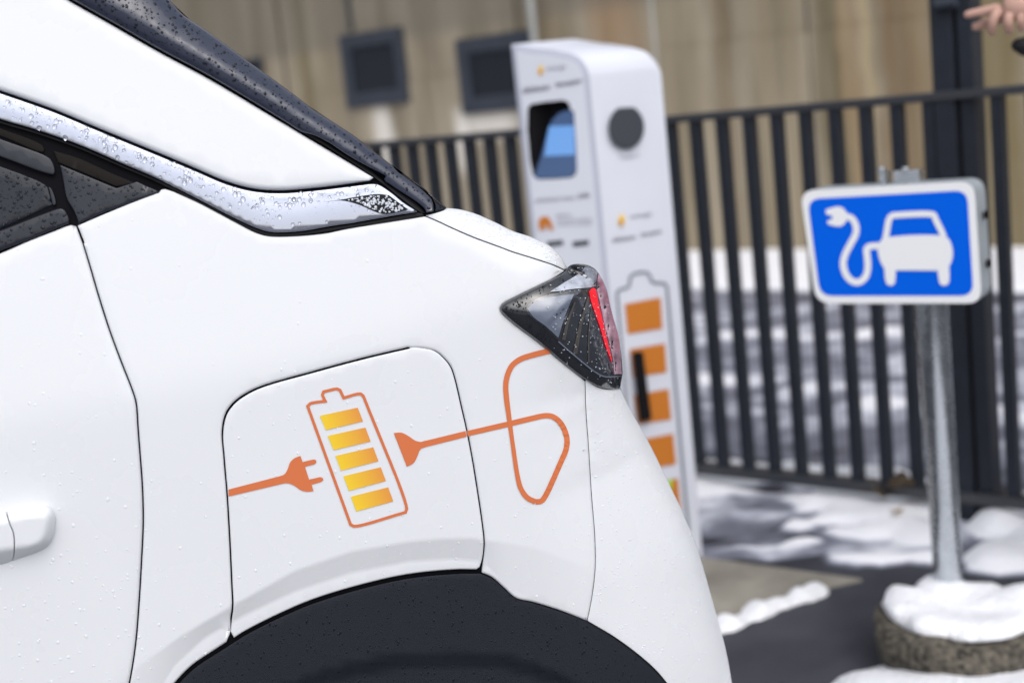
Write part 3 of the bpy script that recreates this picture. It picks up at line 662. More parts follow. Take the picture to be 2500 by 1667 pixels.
def snow_nodes(t, p, L):
    g = N(t, 'ShaderNodeNewGeometry'); sx = N(t, 'ShaderNodeSeparateXYZ'); L(g.outputs['Position'], sx.inputs[0])
    n1 = N(t, 'ShaderNodeTexNoise'); n1.inputs['Scale'].default_value = 9; n1.inputs['Detail'].default_value = 6; L(g.outputs['Position'], n1.inputs['Vector'])
    m1 = N(t, 'ShaderNodeMath', operation='MULTIPLY_ADD'); L(n1.outputs[0], m1.inputs[0]); m1.inputs[1].default_value = .014; L(sx.outputs[2], m1.inputs[2])
    r = N(t, 'ShaderNodeValToRGB'); cr_ = r.color_ramp
    mr = N(t, 'ShaderNodeMapRange'); mr.inputs[1].default_value = .006; mr.inputs[2].default_value = .024; L(m1.outputs[0], mr.inputs[0]); L(mr.outputs[0], r.inputs[0])
    cr_.elements[0].color = (.10, .105, .13, 1); cr_.elements[0].position = .0
    cr_.elements[1].color = (.90, .91, .96, 1); cr_.elements[1].position = .75
    e = cr_.elements.new(.30); e.color = (.20, .21, .27, 1)
    e = cr_.elements.new(.52); e.color = (.55, .57, .66, 1)
    L(r.outputs[0], p.inputs['Base Color'])
    n2 = N(t, 'ShaderNodeTexNoise'); n2.inputs['Scale'].default_value = 45; n2.inputs['Detail'].default_value = 5; L(g.outputs['Position'], n2.inputs['Vector'])
    b = N(t, 'ShaderNodeBump'); b.inputs['Strength'].default_value = .5; b.inputs['Distance'].default_value = .01; L(n2.outputs[0], b.inputs['Height']); L(b.outputs[0], p.inputs['Normal'])
M['snowsheet'] = nmat('snow_and_slush', snow_nodes, .7)
P1, f1 = snow_patch('', np.arange(-1.5, 4.6, .028), np.arange(-1.6, .6, .028), FP)
P2, f2 = snow_patch('', np.arange(-9, 9, .10), np.arange(.53, 7.2, .07), FP)
o = obj('snow_cover', list(P1) + list(P2), f1 + [tuple(i + len(P1) for i in f) for f in f2], M['snowsheet'], None, True)
o['label'] = 'melting white snow and grey slush on the ground around the fence'; o['category'] = 'snow'; o['kind'] = 'stuff'

# unseen snow sheet added behind the camera to bounce light onto the car
P3 = []; f3 = []; xs_ = np.linspace(-16, 16, 60); ys_ = np.linspace(-18, .2, 40)
for y in ys_:
    for x in xs_: P3.append((x, y, .03 + .02 * noise.noise(Vector((x * .6, y * .6, 2))) - (.06 if y > .15 or abs(x) > 15.9 or y < -17.9 else 0)))
f3 = [(j * 60 + i, j * 60 + i + 1, (j + 1) * 60 + i + 1, (j + 1) * 60 + i) for j in range(39) for i in range(59)]
M['field'] = mat('bounce_snow', (.26, .27, .30), .8, var=.3, vscale=.5)
o = obj('bounce_field', P3, f3, M['field'], None, True); tag(o, 'unseen snow sheet added behind the camera to bounce light', 'snow', kind='stuff')
# concrete slab in the pavement, edged with snow
M['slab'] = mat('wet_concrete', (.30, .28, .24), .6, var=.35, vscale=6, bump=.3, bscale=80)
sl = [on_ground(*q) for q in ((1560, 1362), (1713, 1366), (2105, 1419), (2010, 1440), (1764, 1516), (1580, 1575), (1450, 1580))]
mb_ = MB(); k = len(sl); mb_.add([tuple(p[:2]) + (-.03,) for p in sl] + [tuple(p[:2]) + (.008,) for p in sl], [tuple(range(k, 2 * k))] + [(i, i + k, (i + 1) % k + k, (i + 1) % k) for i in range(k)])
o = mb_.build('pavement', M['slab']); o['kind'] = 'structure'
vs = []; rg = [on_ground(x, y) for x, y in catmull([(1560, 1605), (1700, 1562), (1764, 1530), (1850, 1495), (1930, 1468), (1990, 1446), (2015, 1432)], 7)]
fs = []; NR = 10
for i, p in enumerate(rg):
    t = rg[min(i + 1, len(rg) - 1)] - rg[max(i - 1, 0)]; t /= np.linalg.norm(t); b = np.cross(t, [0, 0, 1]); e = min(i, len(rg) - 1 - i) / 4
    wd = (.036 + .022 * noise.noise(Vector(tuple(p * 16)))) * min(1, .2 + e); hh = (.024 + .022 * noise.noise(Vector(tuple(p * 22 + 5)))) * min(1, .3 + e)
    for k in range(NR):
        a = math.pi * k / (NR - 1); vs.append(p + b * (wd * math.cos(a) * (1 + .2 * noise.noise(Vector(tuple(p * 40 + k))))) + np.array([0, 0, hh * math.sin(a) - .004]))
fs = [(i * NR + k, i * NR + k + 1, (i + 1) * NR + k + 1, (i + 1) * NR + k) for i in range(len(rg) - 1) for k in range(NR - 1)]
o = obj('snow_ridge', vs, fs, M['snow'], None, True); tag(o, 'long low ridge of snow along the edge of the concrete slab', 'snow', kind='stuff')

# ------------------------------------------------------------------ concrete wall behind
WP = FP + FN * 5.35
def wall_uz(px, py):
    P = on_plane(px, py, WP, FN); return (P - WP) @ FD, P[2]
WU = -14.0
STREAK = [  # px x at py, half width px, colour, strength, z low, z high (None = all)
    (500, 150, 38, (0.166, 0.134, 0.070), .65), (735, 150, 22, (0.150, 0.117, 0.052), .8), (640, 100, 20, (0.243, 0.195, 0.130), .3), (800, 200, 26, (0.332, 0.266, 0.173), .4),
    (1290, 50, 40, (0.132, 0.097, 0.052), .55), (1345, 60, 45, (0.166, 0.122, 0.064), .55), (1500, 70, 60, (0.298, 0.168, 0.074), .6), (1650, 200, 70, (0.277, 0.224, 0.142), .4), (1768, 200, 18, (0.193, 0.139, 0.078), .6), (1900, 150, 60, (0.298, 0.236, 0.142), .45),
    (2030, 150, 38, (0.117, 0.090, 0.042), .9), (2085, 230, 22, (0.288, 0.178, 0.074), .6), (2122, 180, 12, (0.377, 0.297, 0.173), .8), (2190, 170, 40, (0.171, 0.102, 0.039), .8), (2250, 170, 30, (0.222, 0.148, 0.064), .6), (2430, 200, 70, (0.166, 0.125, 0.052), .85), (2640, 200, 90, (0.166, 0.127, 0.060), .8)]
def wall_nodes(t, p, L):
    tc = N(t, 'ShaderNodeTexCoord'); sx = N(t, 'ShaderNodeSeparateXYZ'); L(tc.outputs['Object'], sx.inputs[0])
    mp = N(t, 'ShaderNodeMapping'); mp.inputs['Scale'].default_value = (2.6, 1, .22); L(tc.outputs['Object'], mp.inputs[0])
    n1 = N(t, 'ShaderNodeTexNoise'); n1.inputs['Scale'].default_value = 1.6; n1.inputs['Detail'].default_value = 8; n1.inputs['Roughness'].default_value = .6; L(mp.outputs[0], n1.inputs['Vector'])
    r = N(t, 'ShaderNodeValToRGB'); r.color_ramp.elements[0].position = .32; r.color_ramp.elements[1].position = .7
    r.color_ramp.elements[0].color = (.160, .132, .088, 1); r.color_ramp.elements[1].color = (.39, .335, .250, 1); L(n1.outputs[0], r.inputs[0])
    # wobble for streak edges
    n2 = N(t, 'ShaderNodeTexNoise'); n2.inputs['Scale'].default_value = 1.2; n2.inputs['Detail'].default_value = 4; L(tc.outputs['Object'], n2.inputs['Vector'])
    wb = N(t, 'ShaderNodeMath', operation='MULTIPLY_ADD'); L(n2.outputs[0], wb.inputs[0]); wb.inputs[1].default_value = .30; wb.inputs[2].default_value = -.15
    ux = N(t, 'ShaderNodeMath', operation='ADD'); L(sx.outputs[0], ux.inputs[0]); L(wb.outputs[0], ux.inputs[1])
    n3 = N(t, 'ShaderNodeTexNoise'); n3.inputs['Scale'].default_value = 2.2; n3.inputs['Detail'].default_value = 6; L(mp.outputs[0], n3.inputs['Vector'])
    cur = r.outputs[0]
    def mixc(fac, col, cur):
        mx = N(t, 'ShaderNodeMixRGB'); mx.inputs[2].default_value = (*col, 1); L(fac, mx.inputs[0]); L(cur, mx.inputs[1]); return mx.outputs[0]
    def band(src, c, hw, soft, amp):
        a = N(t, 'ShaderNodeMath', operation='SUBTRACT'); L(src, a.inputs[0]); a.inputs[1].default_value = c
        b = N(t, 'ShaderNodeMath', operation='ABSOLUTE'); L(a.outputs[0], b.inputs[0])
        m_ = N(t, 'ShaderNodeMapRange', interpolation_type='SMOOTHSTEP'); m_.inputs[1].default_value = hw + soft; m_.inputs[2].default_value = max(0, hw - soft); m_.inputs[3].default_value = 0; m_.inputs[4].default_value = amp
        L(b.outputs[0], m_.inputs[0]); return m_.outputs[0]
    for x, y, hw, col, s in STREAK:
        u0, z0 = wall_uz(x, y); u1, _ = wall_uz(x + hw, y); f = band(ux.outputs[0], u0, abs(u1 - u0), abs(u1 - u0) * .55, s)
        q = N(t, 'ShaderNodeMath', operation='MULTIPLY'); L(f, q.inputs[0]); mm = N(t, 'ShaderNodeMapRange'); mm.inputs[1].default_value = .3; mm.inputs[2].default_value = .6; mm.inputs[3].default_value = .45; mm.inputs[4].default_value = 1; L(n3.outputs[0], mm.inputs[0]); L(mm.outputs[0], q.inputs[1])
        cur = mixc(q.outputs[0], col, cur)
    # pale lime runs under the vents
    for x, y, hw, zt, zb in ((930, 300, 24, 262, 420), (1195, 300, 62, 276, 330), (1130, 300, 14, 276, 420)):
        u0, z1 = wall_uz(x, zt); u1, _ = wall_uz(x + hw, zt); _, z2 = wall_uz(x, zb)
        f = band(ux.outputs[0], u0, abs(u1 - u0), abs(u1 - u0) * .6, .8); g = band(sx.outputs[2], (z1 + z2) / 2, abs(z1 - z2) / 2, .12, 1.0)
        q = N(t, 'ShaderNodeMath', operation='MULTIPLY'); L(f, q.inputs[0]); L(g, q.inputs[1]); cur = mixc(q.outputs[0], (.74, .70, .64), cur)
    # grimy top course
    zj = wall_uz(1300, 52)[1]; up = N(t, 'ShaderNodeMapRange', interpolation_type='SMOOTHSTEP'); L(sx.outputs[2], up.inputs[0]); up.inputs[1].default_value = zj - .06; up.inputs[2].default_value = zj + .10; up.inputs[3].default_value = 0; up.inputs[4].default_value = .55
    cur = mixc(up.outputs[0], (.145, .130, .108), cur)
    L(cur, p.inputs['Base Color'])
    b = N(t, 'ShaderNodeBump'); b.inputs['Strength'].default_value = .5; b.inputs['Distance'].default_value = .03; L(n3.outputs[0], b.inputs['Height']); L(b.outputs[0], p.inputs['Normal'])
M['wall'] = nmat('stained_concrete', wall_nodes, .85)
WALL = empty('concrete_wall', WP, 'stained beige concrete wall with dark louvred vents behind the fence', 'wall', rz=FY)
def wl(P):  # world -> wall local
    d = np.array(P) - WP; return np.array([d @ FD, d @ FN, d[2]])
def wobj(name, mbx, m, par=WALL, smooth=False):
    o = obj(name, mbx.v, mbx.f, m, None, smooth); o.parent = par; return o
bpy.context.view_layer.update()
mbx = MB(); Z1 = wall_uz(1968, 80)[1]; Z2 = wall_uz(500, 40)[1]
joints_u = [wall_uz(x, 150)[0] for x in (2700, 1592, 1268)]; U0, U1 = -16, 10
mbx.box((U0, 0, -.1), (U1 - U0, 0, 0), (0, .4, 0), (0, 0, Z1 + .1)); mbx.box((U0, .018, Z1), (U1 - U0, 0, 0), (0, .38, 0), (0, 0, 5.2 - Z1))
wobj('wall_face', mbx, M['wall'])
mbx = MB(); mbx.box((U0, -.05, 5.2), (U1 - U0, 0, 0), (0, .5, 0), (0, 0, .12)); wobj('coping', mbx, M['wall'])
mbx = MB(); [mbx.box((wall_uz(x_, 150)[0], -.002, 0), (.014, 0, 0), (0, .03, 0), (0, 0, 5.2)) for x_ in (1974, 1268, 690)]
wobj('panel_joint', mbx, mat('joint_dirt', (.085, .072, .052), .9, var=.4, vscale=3))
M['ventf'] = mat('blue_grey_vent_frame', (.030, .037, .052), .5, var=.15)
M['vents'] = mat('vent_louvre', (.015, .018, .027), .6)
for q in (((831, 82), (988, 72), (997, 251), (856, 264)), ((1120, 92), (1300, 77), (1312, 262), (1133, 280)), ((600, 146), (640, 142), (642, 180), (602, 184))):
    c = np.array([wl(on_plane(x, y, WP, FN)) for x, y in q]); u0, u1 = (c[0][0] + c[3][0]) / 2, (c[1][0] + c[2][0]) / 2; z1, z0 = (c[0][2] + c[1][2]) / 2, (c[2][2] + c[3][2]) / 2
    b_ = .16 * (u1 - u0); mbx = MB()
    mbx.box((u0, -.04, z0), (u1 - u0, 0, 0), (0, .05, 0), (0, 0, b_)); mbx.box((u0, -.04, z1 - b_), (u1 - u0, 0, 0), (0, .05, 0), (0, 0, b_))
    mbx.box((u0, -.04, z0 + b_), (b_, 0, 0), (0, .05, 0), (0, 0, z1 - z0 - 2 * b_)); mbx.box((u1 - b_ * .8, -.04, z0 + b_), (b_ * .8, 0, 0), (0, .05, 0), (0, 0, z1 - z0 - 2 * b_))
    fr_ = wobj('vent', mbx, M['ventf']); mbx = MB(); nz_ = 9; hz_ = (z1 - z0 - 2 * b_) / nz_
    for k in range(nz_):
        z = z0 + b_ + k * hz_; mbx.add([(u0 + b_, -.03, z), (u1 - b_ * .8, -.03, z), (u1 - b_ * .8, -.003, z + hz_ * 1.1), (u0 + b_, -.003, z + hz_ * 1.1)], [(0, 1, 2, 3)])
    lv = wobj('louvre', mbx, M['vents'], fr_)

# ------------------------------------------------------------------ pipes on the wall
M['galv'] = mat('galvanised_steel', (.50, .53, .56), .27, metal=.92, var=.08, vscale=25, rvar=.15)
M['pale'] = mat('pale_grey_pipe', (.36, .37, .36), .5, var=.1)
def wall_pipe(px, r, m, label, y0, y1, name='pipe', cat='pipe'):
    P = on_plane(px, 20, WP - FN * .10, FN); o = MB(); o.tube([(0, 0, 0), (0, 0, y1 - y0)], r, 14)
    o.tube([(0, 0, .3), (0, 0, .34)], r * 1.3, 14)
    x = o.build(name, m, None, True, 40); x.location = (P[0], P[1], y0); tag(x, label, cat)
zv = on_plane(820, 80, WP, FN)[2]
wall_pipe(1296, .030, M['pale'], 'slim pale grey pole rising behind the charging cabinet', 0, 4.5, 'pole', 'pole')
wall_pipe(1590, .012, M['pale'], 'thin light cable pipe on the wall just right of the cabinet', 0, 4.5)
wall_pipe(851, .022, M['vents'], 'dark conduit running up the wall from the left vent', zv - .02, 4.8, 'conduit', 'conduit')

# ------------------------------------------------------------------ the fence
M['rail'] = mat('wet_dark_rail', (.035, .038, .046), .3, spec=.7)
FENCE = empty('metal_fence', FP, 'anthracite metal fence of upright bars with a flat top rail', 'fence', rz=FY); bpy.context.view_layer.update()
ZT, ZB = 1.262, .075
bar = MB(); bar.box((-.0165, -.02, ZB), (.033, 0, 0), (0, .04, 0), (0, 0, ZT - ZB - .02))
bm0 = bar.build('bar', M['fence'], None); bevel(bm0, .002)
me0 = bm0.data; first = True
for i in range(-22, 44):
    if i == 24: continue
    o = bm0 if first else bm0.copy()
    if not first: C.objects.link(o)
    first = False; o.parent = FENCE; o.location = (i * SPC, random.uniform(-.001, .001), 0)
for z, h_, nme in ((ZT - .025, .025, 'top_rail'), (ZB - .02, .035, 'bottom_rail')):
    m_ = MB(); m_.box((-2.3, -.026, z), (2.3 + 4.3, 0, 0), (0, .052, 0), (0, 0, h_)); o = m_.build(nme, M['rail'], None); o.parent = FENCE; bevel(o, .003)
for u in (-1.9,):
    m_ = MB(); m_.box((u, -.03, 0), (.05, 0, 0), (0, .06, 0), (0, 0, ZT + .02)); o = m_.build('fence_post', M['fence'], None); o.parent = FENCE

# tall dark gate post in front of the fence
pb = on_ground(2392, 1262); P0 = pb - FD * .055
POST = empty('gate_post', pb, 'tall thick dark steel post standing in the fence line', 'post', rz=FY); bpy.context.view_layer.update()
m_ = MB(); m_.box((-.058, -.05, 0), (.062, 0, 0), (0, .09, 0), (0, 0, 2.9)); bevel(m_.build('post_tube', M['fence'], None), .004).parent = POST
m_ = MB(); m_.box((.012, -.035, 0), (.044, 0, 0), (0, .08, 0), (0, 0, 2.9)); bevel(m_.build('gate_stile', M['fence'], None), .004).parent = POST
m_ = MB(); m_.box((.0045, -.02, .05), (.007, 0, 0), (0, .05, 0), (0, 0, 2.8)); m_.build('rubber_strip', M['rubber'], None).parent = POST
zl_ = 1.38 + .16; m_ = MB(); m_.tube([(-.03, -.065, 1.50), (.03, -.065, 1.50)], .016, 14); m_.build('hinge', M['ventf'], None, True, 40).parent = POST
m_ = MB(); m_.box((-.075, -.065, .001), (.15, 0, 0), (0, .13, 0), (0, 0, .012)); m_.build('base_plate', M['fence'], None).parent = POST
# ================================================================== CHARGING CABINET
M['cab'] = mat('white_cabinet', (.66, .68, .76), .35, coat=.2, var=.02)
M['cabedge'] = mat('grey_cabinet_edge', (.42, .44, .53), .4)
M['ctext'] = mat('grey_print', (.22, .22, .27), .5)
M['corange'] = mat('orange_print', (.54, .175, .020), .45)
M['cgreen'] = mat('green_print', (.38, .60, .06), .45)
M['cyellow'] = mat('yellow_print', (.85, .55, .05), .45)
M['cblack'] = mat('black_plastic', (.006, .006, .008), .6, spec=.15)
M['cdark'] = mat('dark_grey_cover', (.042, .046, .060), .5)
M['cgrey'] = mat('blue_grey_print', (.17, .20, .24), .5)
c0 = at_depth(1478, 600, 3.70); c0 = np.array([c0[0], c0[1], 0])
Y1, Y2 = math.radians(-24), math.radians(23)
D1 = np.array([math.cos(Y1), math.sin(Y1), 0]); D2 = np.array([math.cos(Y2), math.sin(Y2), 0])
N1 = np.array([D1[1], -D1[0], 0]); N2 = np.array([D2[1], -D2[0], 0])          # outward normals of the two faces
CAB = empty('charging_station', c0, 'white electric charging cabinet with a screen and orange battery drawing', 'charger'); bpy.context.view_layer.update()
def f1(px, py, off=0.0): return on_plane(px, py, c0 + N1 * off, N1)
def f2(px, py, off=0.0): return on_plane(px, py, c0 + N2 * off, N2)
Rr = f2(1650, 600) ; b_len = (Rr - c0) @ D2; sweep = D2 * b_len
Lf = f1(1299, 600); a_len = (c0 - Lf) @ D1
top = catmull([(1251, 109), (1300, 118), (1350, 124), (1392, 131)], 10); arc = catmull([(1392, 131), (1412, 140), (1428, 158), (1438, 182), (1444, 215)], 5)
prof = [f1(*q) for q in top] + [f1(*q) for q in arc[1:]]
prof = [((p - c0) @ D1, p[2]) for p in prof]; prof = [(-a_len, 0), (-a_len, prof[0][1])] + [(min(s, 0), z) for s, z in prof[1:]] + [(0, prof[-1][1] - .02), (0, .0)]
kk = len(prof); A3 = [c0 + D1 * s + np.array([0, 0, z]) for s, z in prof]
NS = 10; vs = []; fs = []
# far side of the sweep is also rounded: shrink the last rows a little
for j, (tt, sh) in enumerate(((0, 0), (.02, 0), (.5, 0), (.86, 0), (.95, .006), (1.0, .018))):
    for (s, z), p in zip(prof, A3): vs.append(p + sweep * tt - np.array([0, 0, sh if z > .1 else 0]))
for j in range(5):
    for i in range(kk - 1): fs.append((j * kk + i, j * kk + i + 1, (j + 1) * kk + i + 1, (j + 1) * kk + i))
fs.append(tuple(5 * kk + i for i in range(kk)))
body_ = obj('cabinet_shell', vs, fs, M['cab'], CAB, True, 30)
# front sheet with the screen opening
def inset2(P, r): return inset(np.array(P), r)
P2 = np.array(prof); fin_ = inset2(P2, .0001)
def uv1(px, py): p = f1(px, py); return ((p - c0) @ D1, p[2])
scr = [uv1(1200 + x * .3826, 50 + y * .3826) for x, y in ((235, 560), (255, 535), (340, 520), (460, 508), (495, 525), (520, 600), (540, 800), (548, 950), (535, 990), (505, 1005), (400, 1012), (300, 1015), (270, 990), (250, 900), (232, 700))]
rim_w = .014
outer = inset2(P2, rim_w); outer[:, 1] = np.maximum(outer[:, 1], .03)
V = [Vector(p) for p in outer] + [Vector(p) for p in scr]; no, ns_ = len(outer), len(scr)
E_ = [(i, (i + 1) % no) for i in range(no)] + [(no + i, no + (i + 1) % ns_) for i in range(ns_)]
ov, oe, of, *_ = delaunay_2d_cdt(V, E_, [], 1, 1e-7, False)
V2 = np.array([tuple(v) for v in ov]); fl_ = [tuple(f) for f in of]; cen = np.array([V2[list(f)].mean(0) for f in fl_]); ok = inside(cen, np.array(outer)) & ~inside(cen, np.array(scr))
def p3(s, z, off): return c0 + D1 * s + np.array([0, 0, z]) + N1 * off
obj('front_sheet', [p3(s, z, .004) for s, z in V2], [f for f, q in zip(fl_, ok) if q], M['cab'], CAB, False)
# rim between shell and sheet
vs = [p3(s, z, .0) for s, z in prof] + [p3(s, z, .004) for s, z in outer]; fs = [(i, (i + 1) % kk, kk + (i + 1) % kk, kk + i) for i in range(kk)]
obj('front_rim', vs, fs, M['cabedge'], CAB, False)
vs = [p3(s, z, .0045) for s, z in scr] + [p3(s, z, 0) + D2 * .07 for s, z in scr]; fs = [(i, (i + 1) % ns_, ns_ + (i + 1) % ns_, ns_ + i) for i in range(ns_)] + [tuple(range(ns_, 2 * ns_))]
REC = obj('screen_recess', vs, fs, M['cblack'], CAB, False)
def mk(name, pts, m, par, fn, off):
    vs = [fn(x, y, off) for x, y in pts]; return obj(name, vs, [tuple(range(len(vs)))], m, par, False)
def e5(pts): return [(1200 + x * .3826, 50 + y * .3826) for x, y in pts]
M['scr1'] = mat('screen_glass_lit', (.03, .05, .09), .2, emis=lin(60, 84, 128), es=.5)
M['scr2'] = mat('screen_blue_lit', (.05, .1, .2), .2, emis=lin(112, 165, 232), es=.55)
SCR = mk('screen', e5([(526, 578), (470, 578), (425, 598), (385, 640), (360, 710), (335, 800), (310, 890), (285, 960), (272, 1000), (300, 1012), (505, 1003), (546, 960), (540, 800)]), M['scr1'], CAB, f1, .0052)
mk('screen_picture', e5([(368, 676), (528, 672), (534, 858), (338, 866), (352, 760)]), M['scr2'], SCR, f1, .0060)
# prints on the front
def text(s, fn, p, q, h, off=.0062, m=None, name='lettering', bold=0.0):
    a, b = fn(*p, off), fn(*q, off); ax = b - a; wd = np.linalg.norm(ax); ax /= wd; nn = N1 if fn is f1 else N2; up = np.cross(-ax, nn) if False else np.cross(nn, ax)
    cu = bpy.data.curves.new(name, 'FONT'); cu.body = s; cu.size = 1; cu.offset = bold
    o = bpy.data.objects.new('tmp', cu); C.objects.link(o); bpy.context.view_layer.update()
    me = bpy.data.meshes.new_from_object(o.evaluated_get(bpy.context.evaluated_depsgraph_get())); bpy.data.objects.remove(o)
    co = np.array([v.co[:] for v in me.vertices]); w_ = co[:, 0].max() - co[:, 0].min(); hh = co[:, 1].max() - co[:, 1].min()
    for v in me.vertices:
        x = (v.co[0] - co[:, 0].min()) / w_ * wd; y = (v.co[1] - co[:, 1].min()) / hh * h
        P = a + ax * x + up * y; v.co = Vector(tuple(P))
    me.materials.clear(); me.materials.append(m or M['ctext']); o = bpy.data.objects.new(name, me); C.objects.link(o); parent(o, CAB); return o
def logo(fn, cx, cy, s, cols=('cyellow', 'corange')):
    pts = [(math.sin(a) * .5 * (1 - .55 * max(0, math.cos(a)) ** 2), -math.cos(a)) for a in np.linspace(0, 2 * math.pi, 22)[:-1]]
    o = mk('drop_logo', [(cx + x * s + y * -s * .08, cy + y * s) for x, y in pts], M[cols[0]], CAB, fn, .0062)
    mk('drop_logo_core', [(cx + x * s * .5, cy + s * .35 + y * s * .5) for x, y in pts], M[cols[1]], o, fn, .0068)
logo(f1, 1320, 172, 13); text('energia', f1, (1336, 176), (1382, 171), .014)
text('sähköauton', f1, (1277, 229), (1343, 219), .017, bold=.03); text('latauspiste', f1, (1358, 217), (1424, 207), .019, bold=.03)
text('sähköauton lataus', f1, (1308, 495), (1404, 487), .013); text('24h', f1, (1412, 486), (1440, 481), .014, bold=.04)
mk('arch_logo', [(1316, 562), (1314, 540), (1320, 531), (1330, 528), (1340, 531), (1346, 542), (1352, 562), (1342, 562), (1334, 546), (1332, 562), (1326, 562), (1326, 548), (1323, 562)], M['corange'], CAB, f1, .0062)
for k_, (s_, x1) in enumerate((('Rakennus', 1395), ('kestävästi sähköä', 1444), ('tuulella ja auringolla', 1446))): text(s_, f1, (1360, 530 + 12 * k_), (x1, 527 + 12 * k_), .009)
for x0_, x1_ in ((1335, 1374), (1398, 1437)): mk('card_reader_pad', [(x0_, 590), (x1_, 586), (x1_ + 1, 598), (x0_ + 1, 603)], M['cdark'], CAB, f1, .0062)
# side face
cc = []
for a in np.linspace(0, 2 * math.pi, 48, endpoint=False):
    x, y = 861 + 114 * math.sin(a), 682 - 138 * math.cos(a); cc.append((1200 + x * .3826, 50 + max(y, 556 - (x - 860) * .04) * .3826))
vs = [f2(x, y, .001) for x, y in cc] + [f2(x, y, .014) for x, y in inset(np.array(cc), .01)] + [f2(x, y, .016) for x, y in inset(np.array(cc), 3)]
n_ = len(cc); fs = [(i, (i + 1) % n_, n_ + (i + 1) % n_, n_ + i) for i in range(n_)] + [(n_ + i, n_ + (i + 1) % n_, 2 * n_ + (i + 1) % n_, 2 * n_ + i) for i in range(n_)] + [tuple(range(2 * n_, 3 * n_))]
obj('socket_cover', vs, fs, M['cdark'], CAB, False)
text('Tyyppi 2', f2, (1512, 392), (1562, 386), .012, .002, M['cgrey'])
logo(f2, 1518, 537, 15); text('energia', f2, (1540, 538), (1592, 530), .016, .002, M['cgrey'])
text('sähköauton', f2, (1496, 593), (1552, 584), .015, .002, bold=.02); text('latauspiste', f2, (1566, 582), (1616, 573), .017, .002, bold=.02)
def s2(pts): return [(1480 + x * .421, 640 + y * .421) for x, y in pts]
out = poly_resample(s2([(150, 1250), (62, 172), (78, 158), (132, 148), (140, 85), (165, 64), (235, 56), (255, 74), (266, 124), (335, 118), (352, 134), (400, 700), (478, 1560)]), 12)
t_g = np.gradient(out, axis=0); t_g /= np.linalg.norm(t_g, axis=1)[:, None]; nn2 = np.c_[-t_g[:, 1], t_g[:, 0]]
vs = [f2(*p, .0025) for p in out + nn2 * 3.4] + [f2(*p, .0025) for p in out - nn2 * 3.4]; n_ = len(out)
obj('battery_drawing', vs, [(i, i + 1, n_ + i + 1, n_ + i) for i in range(n_ - 1)], M['cgrey'], CAB, False)
for q in ([(108, 243), (316, 204), (327, 385), (124, 418)], [(137, 505), (341, 470), (352, 638), (155, 668)], [(160, 770), (363, 733), (379, 912), (182, 940)], [(190, 1030), (389, 993), (406, 1170), (205, 1205)], [(215, 1295), (416, 1250), (432, 1435), (230, 1475)]):
    mk('battery_bar', s2(q), M['corange'], CAB, f2, .0028)
mk('green_field', s2([(270, 1282), (388, 1256), (380, 1300), (372, 1380), (280, 1390)]), M['cgreen'], CAB, f2, .0034)
hp = s2([(152, 528), (160, 520), (205, 516), (215, 522), (264, 900), (256, 915), (200, 925), (192, 918)]); n_ = len(hp)
vs = [f2(x, y, .003) for x, y in hp] + [f2(x, y, .028) for x, y in inset(np.array(hp), 1.5)]; fs = [(i, (i + 1) % n_, n_ + (i + 1) % n_, n_ + i) for i in range(n_)] + [tuple(range(n_, 2 * n_))]
bevel(obj('plug_holder', vs, fs, M['cblack'], CAB, False), .003)
mp_ = MB(); mp_.box(c0 - D1 * a_len * .95 + N1 * .01 - np.array([0, 0, 0]), D1 * a_len * .95, sweep * .95, (0, 0, .03)); mp_.build('plinth', M['cdark'], CAB)

# ================================================================== ROAD SIGN
SY = math.radians(-33); SD = np.array([math.cos(SY), math.sin(SY), 0]); SN = np.array([SD[1], -SD[0], 0])
s0 = at_depth(2200, 600, 2.98)
spb = on_ground(2313, 1412, .14); 
SIGN = empty('road_sign', (spb[0], spb[1], 0), 'blue road sign with white plug and car symbol on a galvanised pole', 'road sign'); bpy.context.view_layer.update()
tiltN = SN + np.array([0, 0, .02]); tiltN /= np.linalg.norm(tiltN)
def fs_(px, py, off=0.0): return on_plane(px, py, s0 + tiltN * off, tiltN)
def q6(pts): return [(1900 + x * .2551, 400 + y * .2551) for x, y in pts]
def rnd(P, r, n=6):
    out = []; P = np.array(P, float); m = len(P)
    for i in range(m):
        a, b, c = P[i - 1], P[i], P[(i + 1) % m]; u = (a - b) / np.linalg.norm(a - b); v = (c - b) / np.linalg.norm(c - b)
        for k in range(n + 1):
            t = k / n; out.append((1 - t) ** 2 * (b + u * r) + 2 * t * (1 - t) * b + t * t * (b + v * r))
    return np.array(out)
of_ = rnd([(1953, 465), (2379, 441), (2398, 741), (1992, 741)], 38)
in_ = rnd(q6([(280, 338), (1808, 254), (1868, 1262), (400, 1264)]), 32)
M['swhite'] = mat('white_sign_sheeting', (.82, .83, .85), .4, coat=.3)
M['sblue'] = mat('blue_sign_sheeting', (.0, .115, .74), .6, spec=.08)
M['sgrey'] = mat('grey_sign_box', (.36, .40, .44), .45, metal=.2, var=.12)
DBOX = .085; n_ = len(of_)
vs = [fs_(x, y) for x, y in of_] + [fs_(x, y, .0) - tiltN * DBOX for x, y in of_]
BOX = obj('sign_box', vs, [(i, n_ + i, n_ + (i + 1) % n_, (i + 1) % n_) for i in range(n_)] + [tuple(range(n_ * 2 - 1, n_ - 1, -1))], M['sgrey'], SIGN, False)
ofi = inset(of_, .5)
obj('sign_face', [fs_(x, y, .0005) for x, y in ofi], [tuple(range(n_))], M['swhite'], BOX, False)
obj('blue_field', [fs_(x, y, .0012) for x, y in in_], [tuple(range(len(in_)))], M['sblue'], BOX, False)
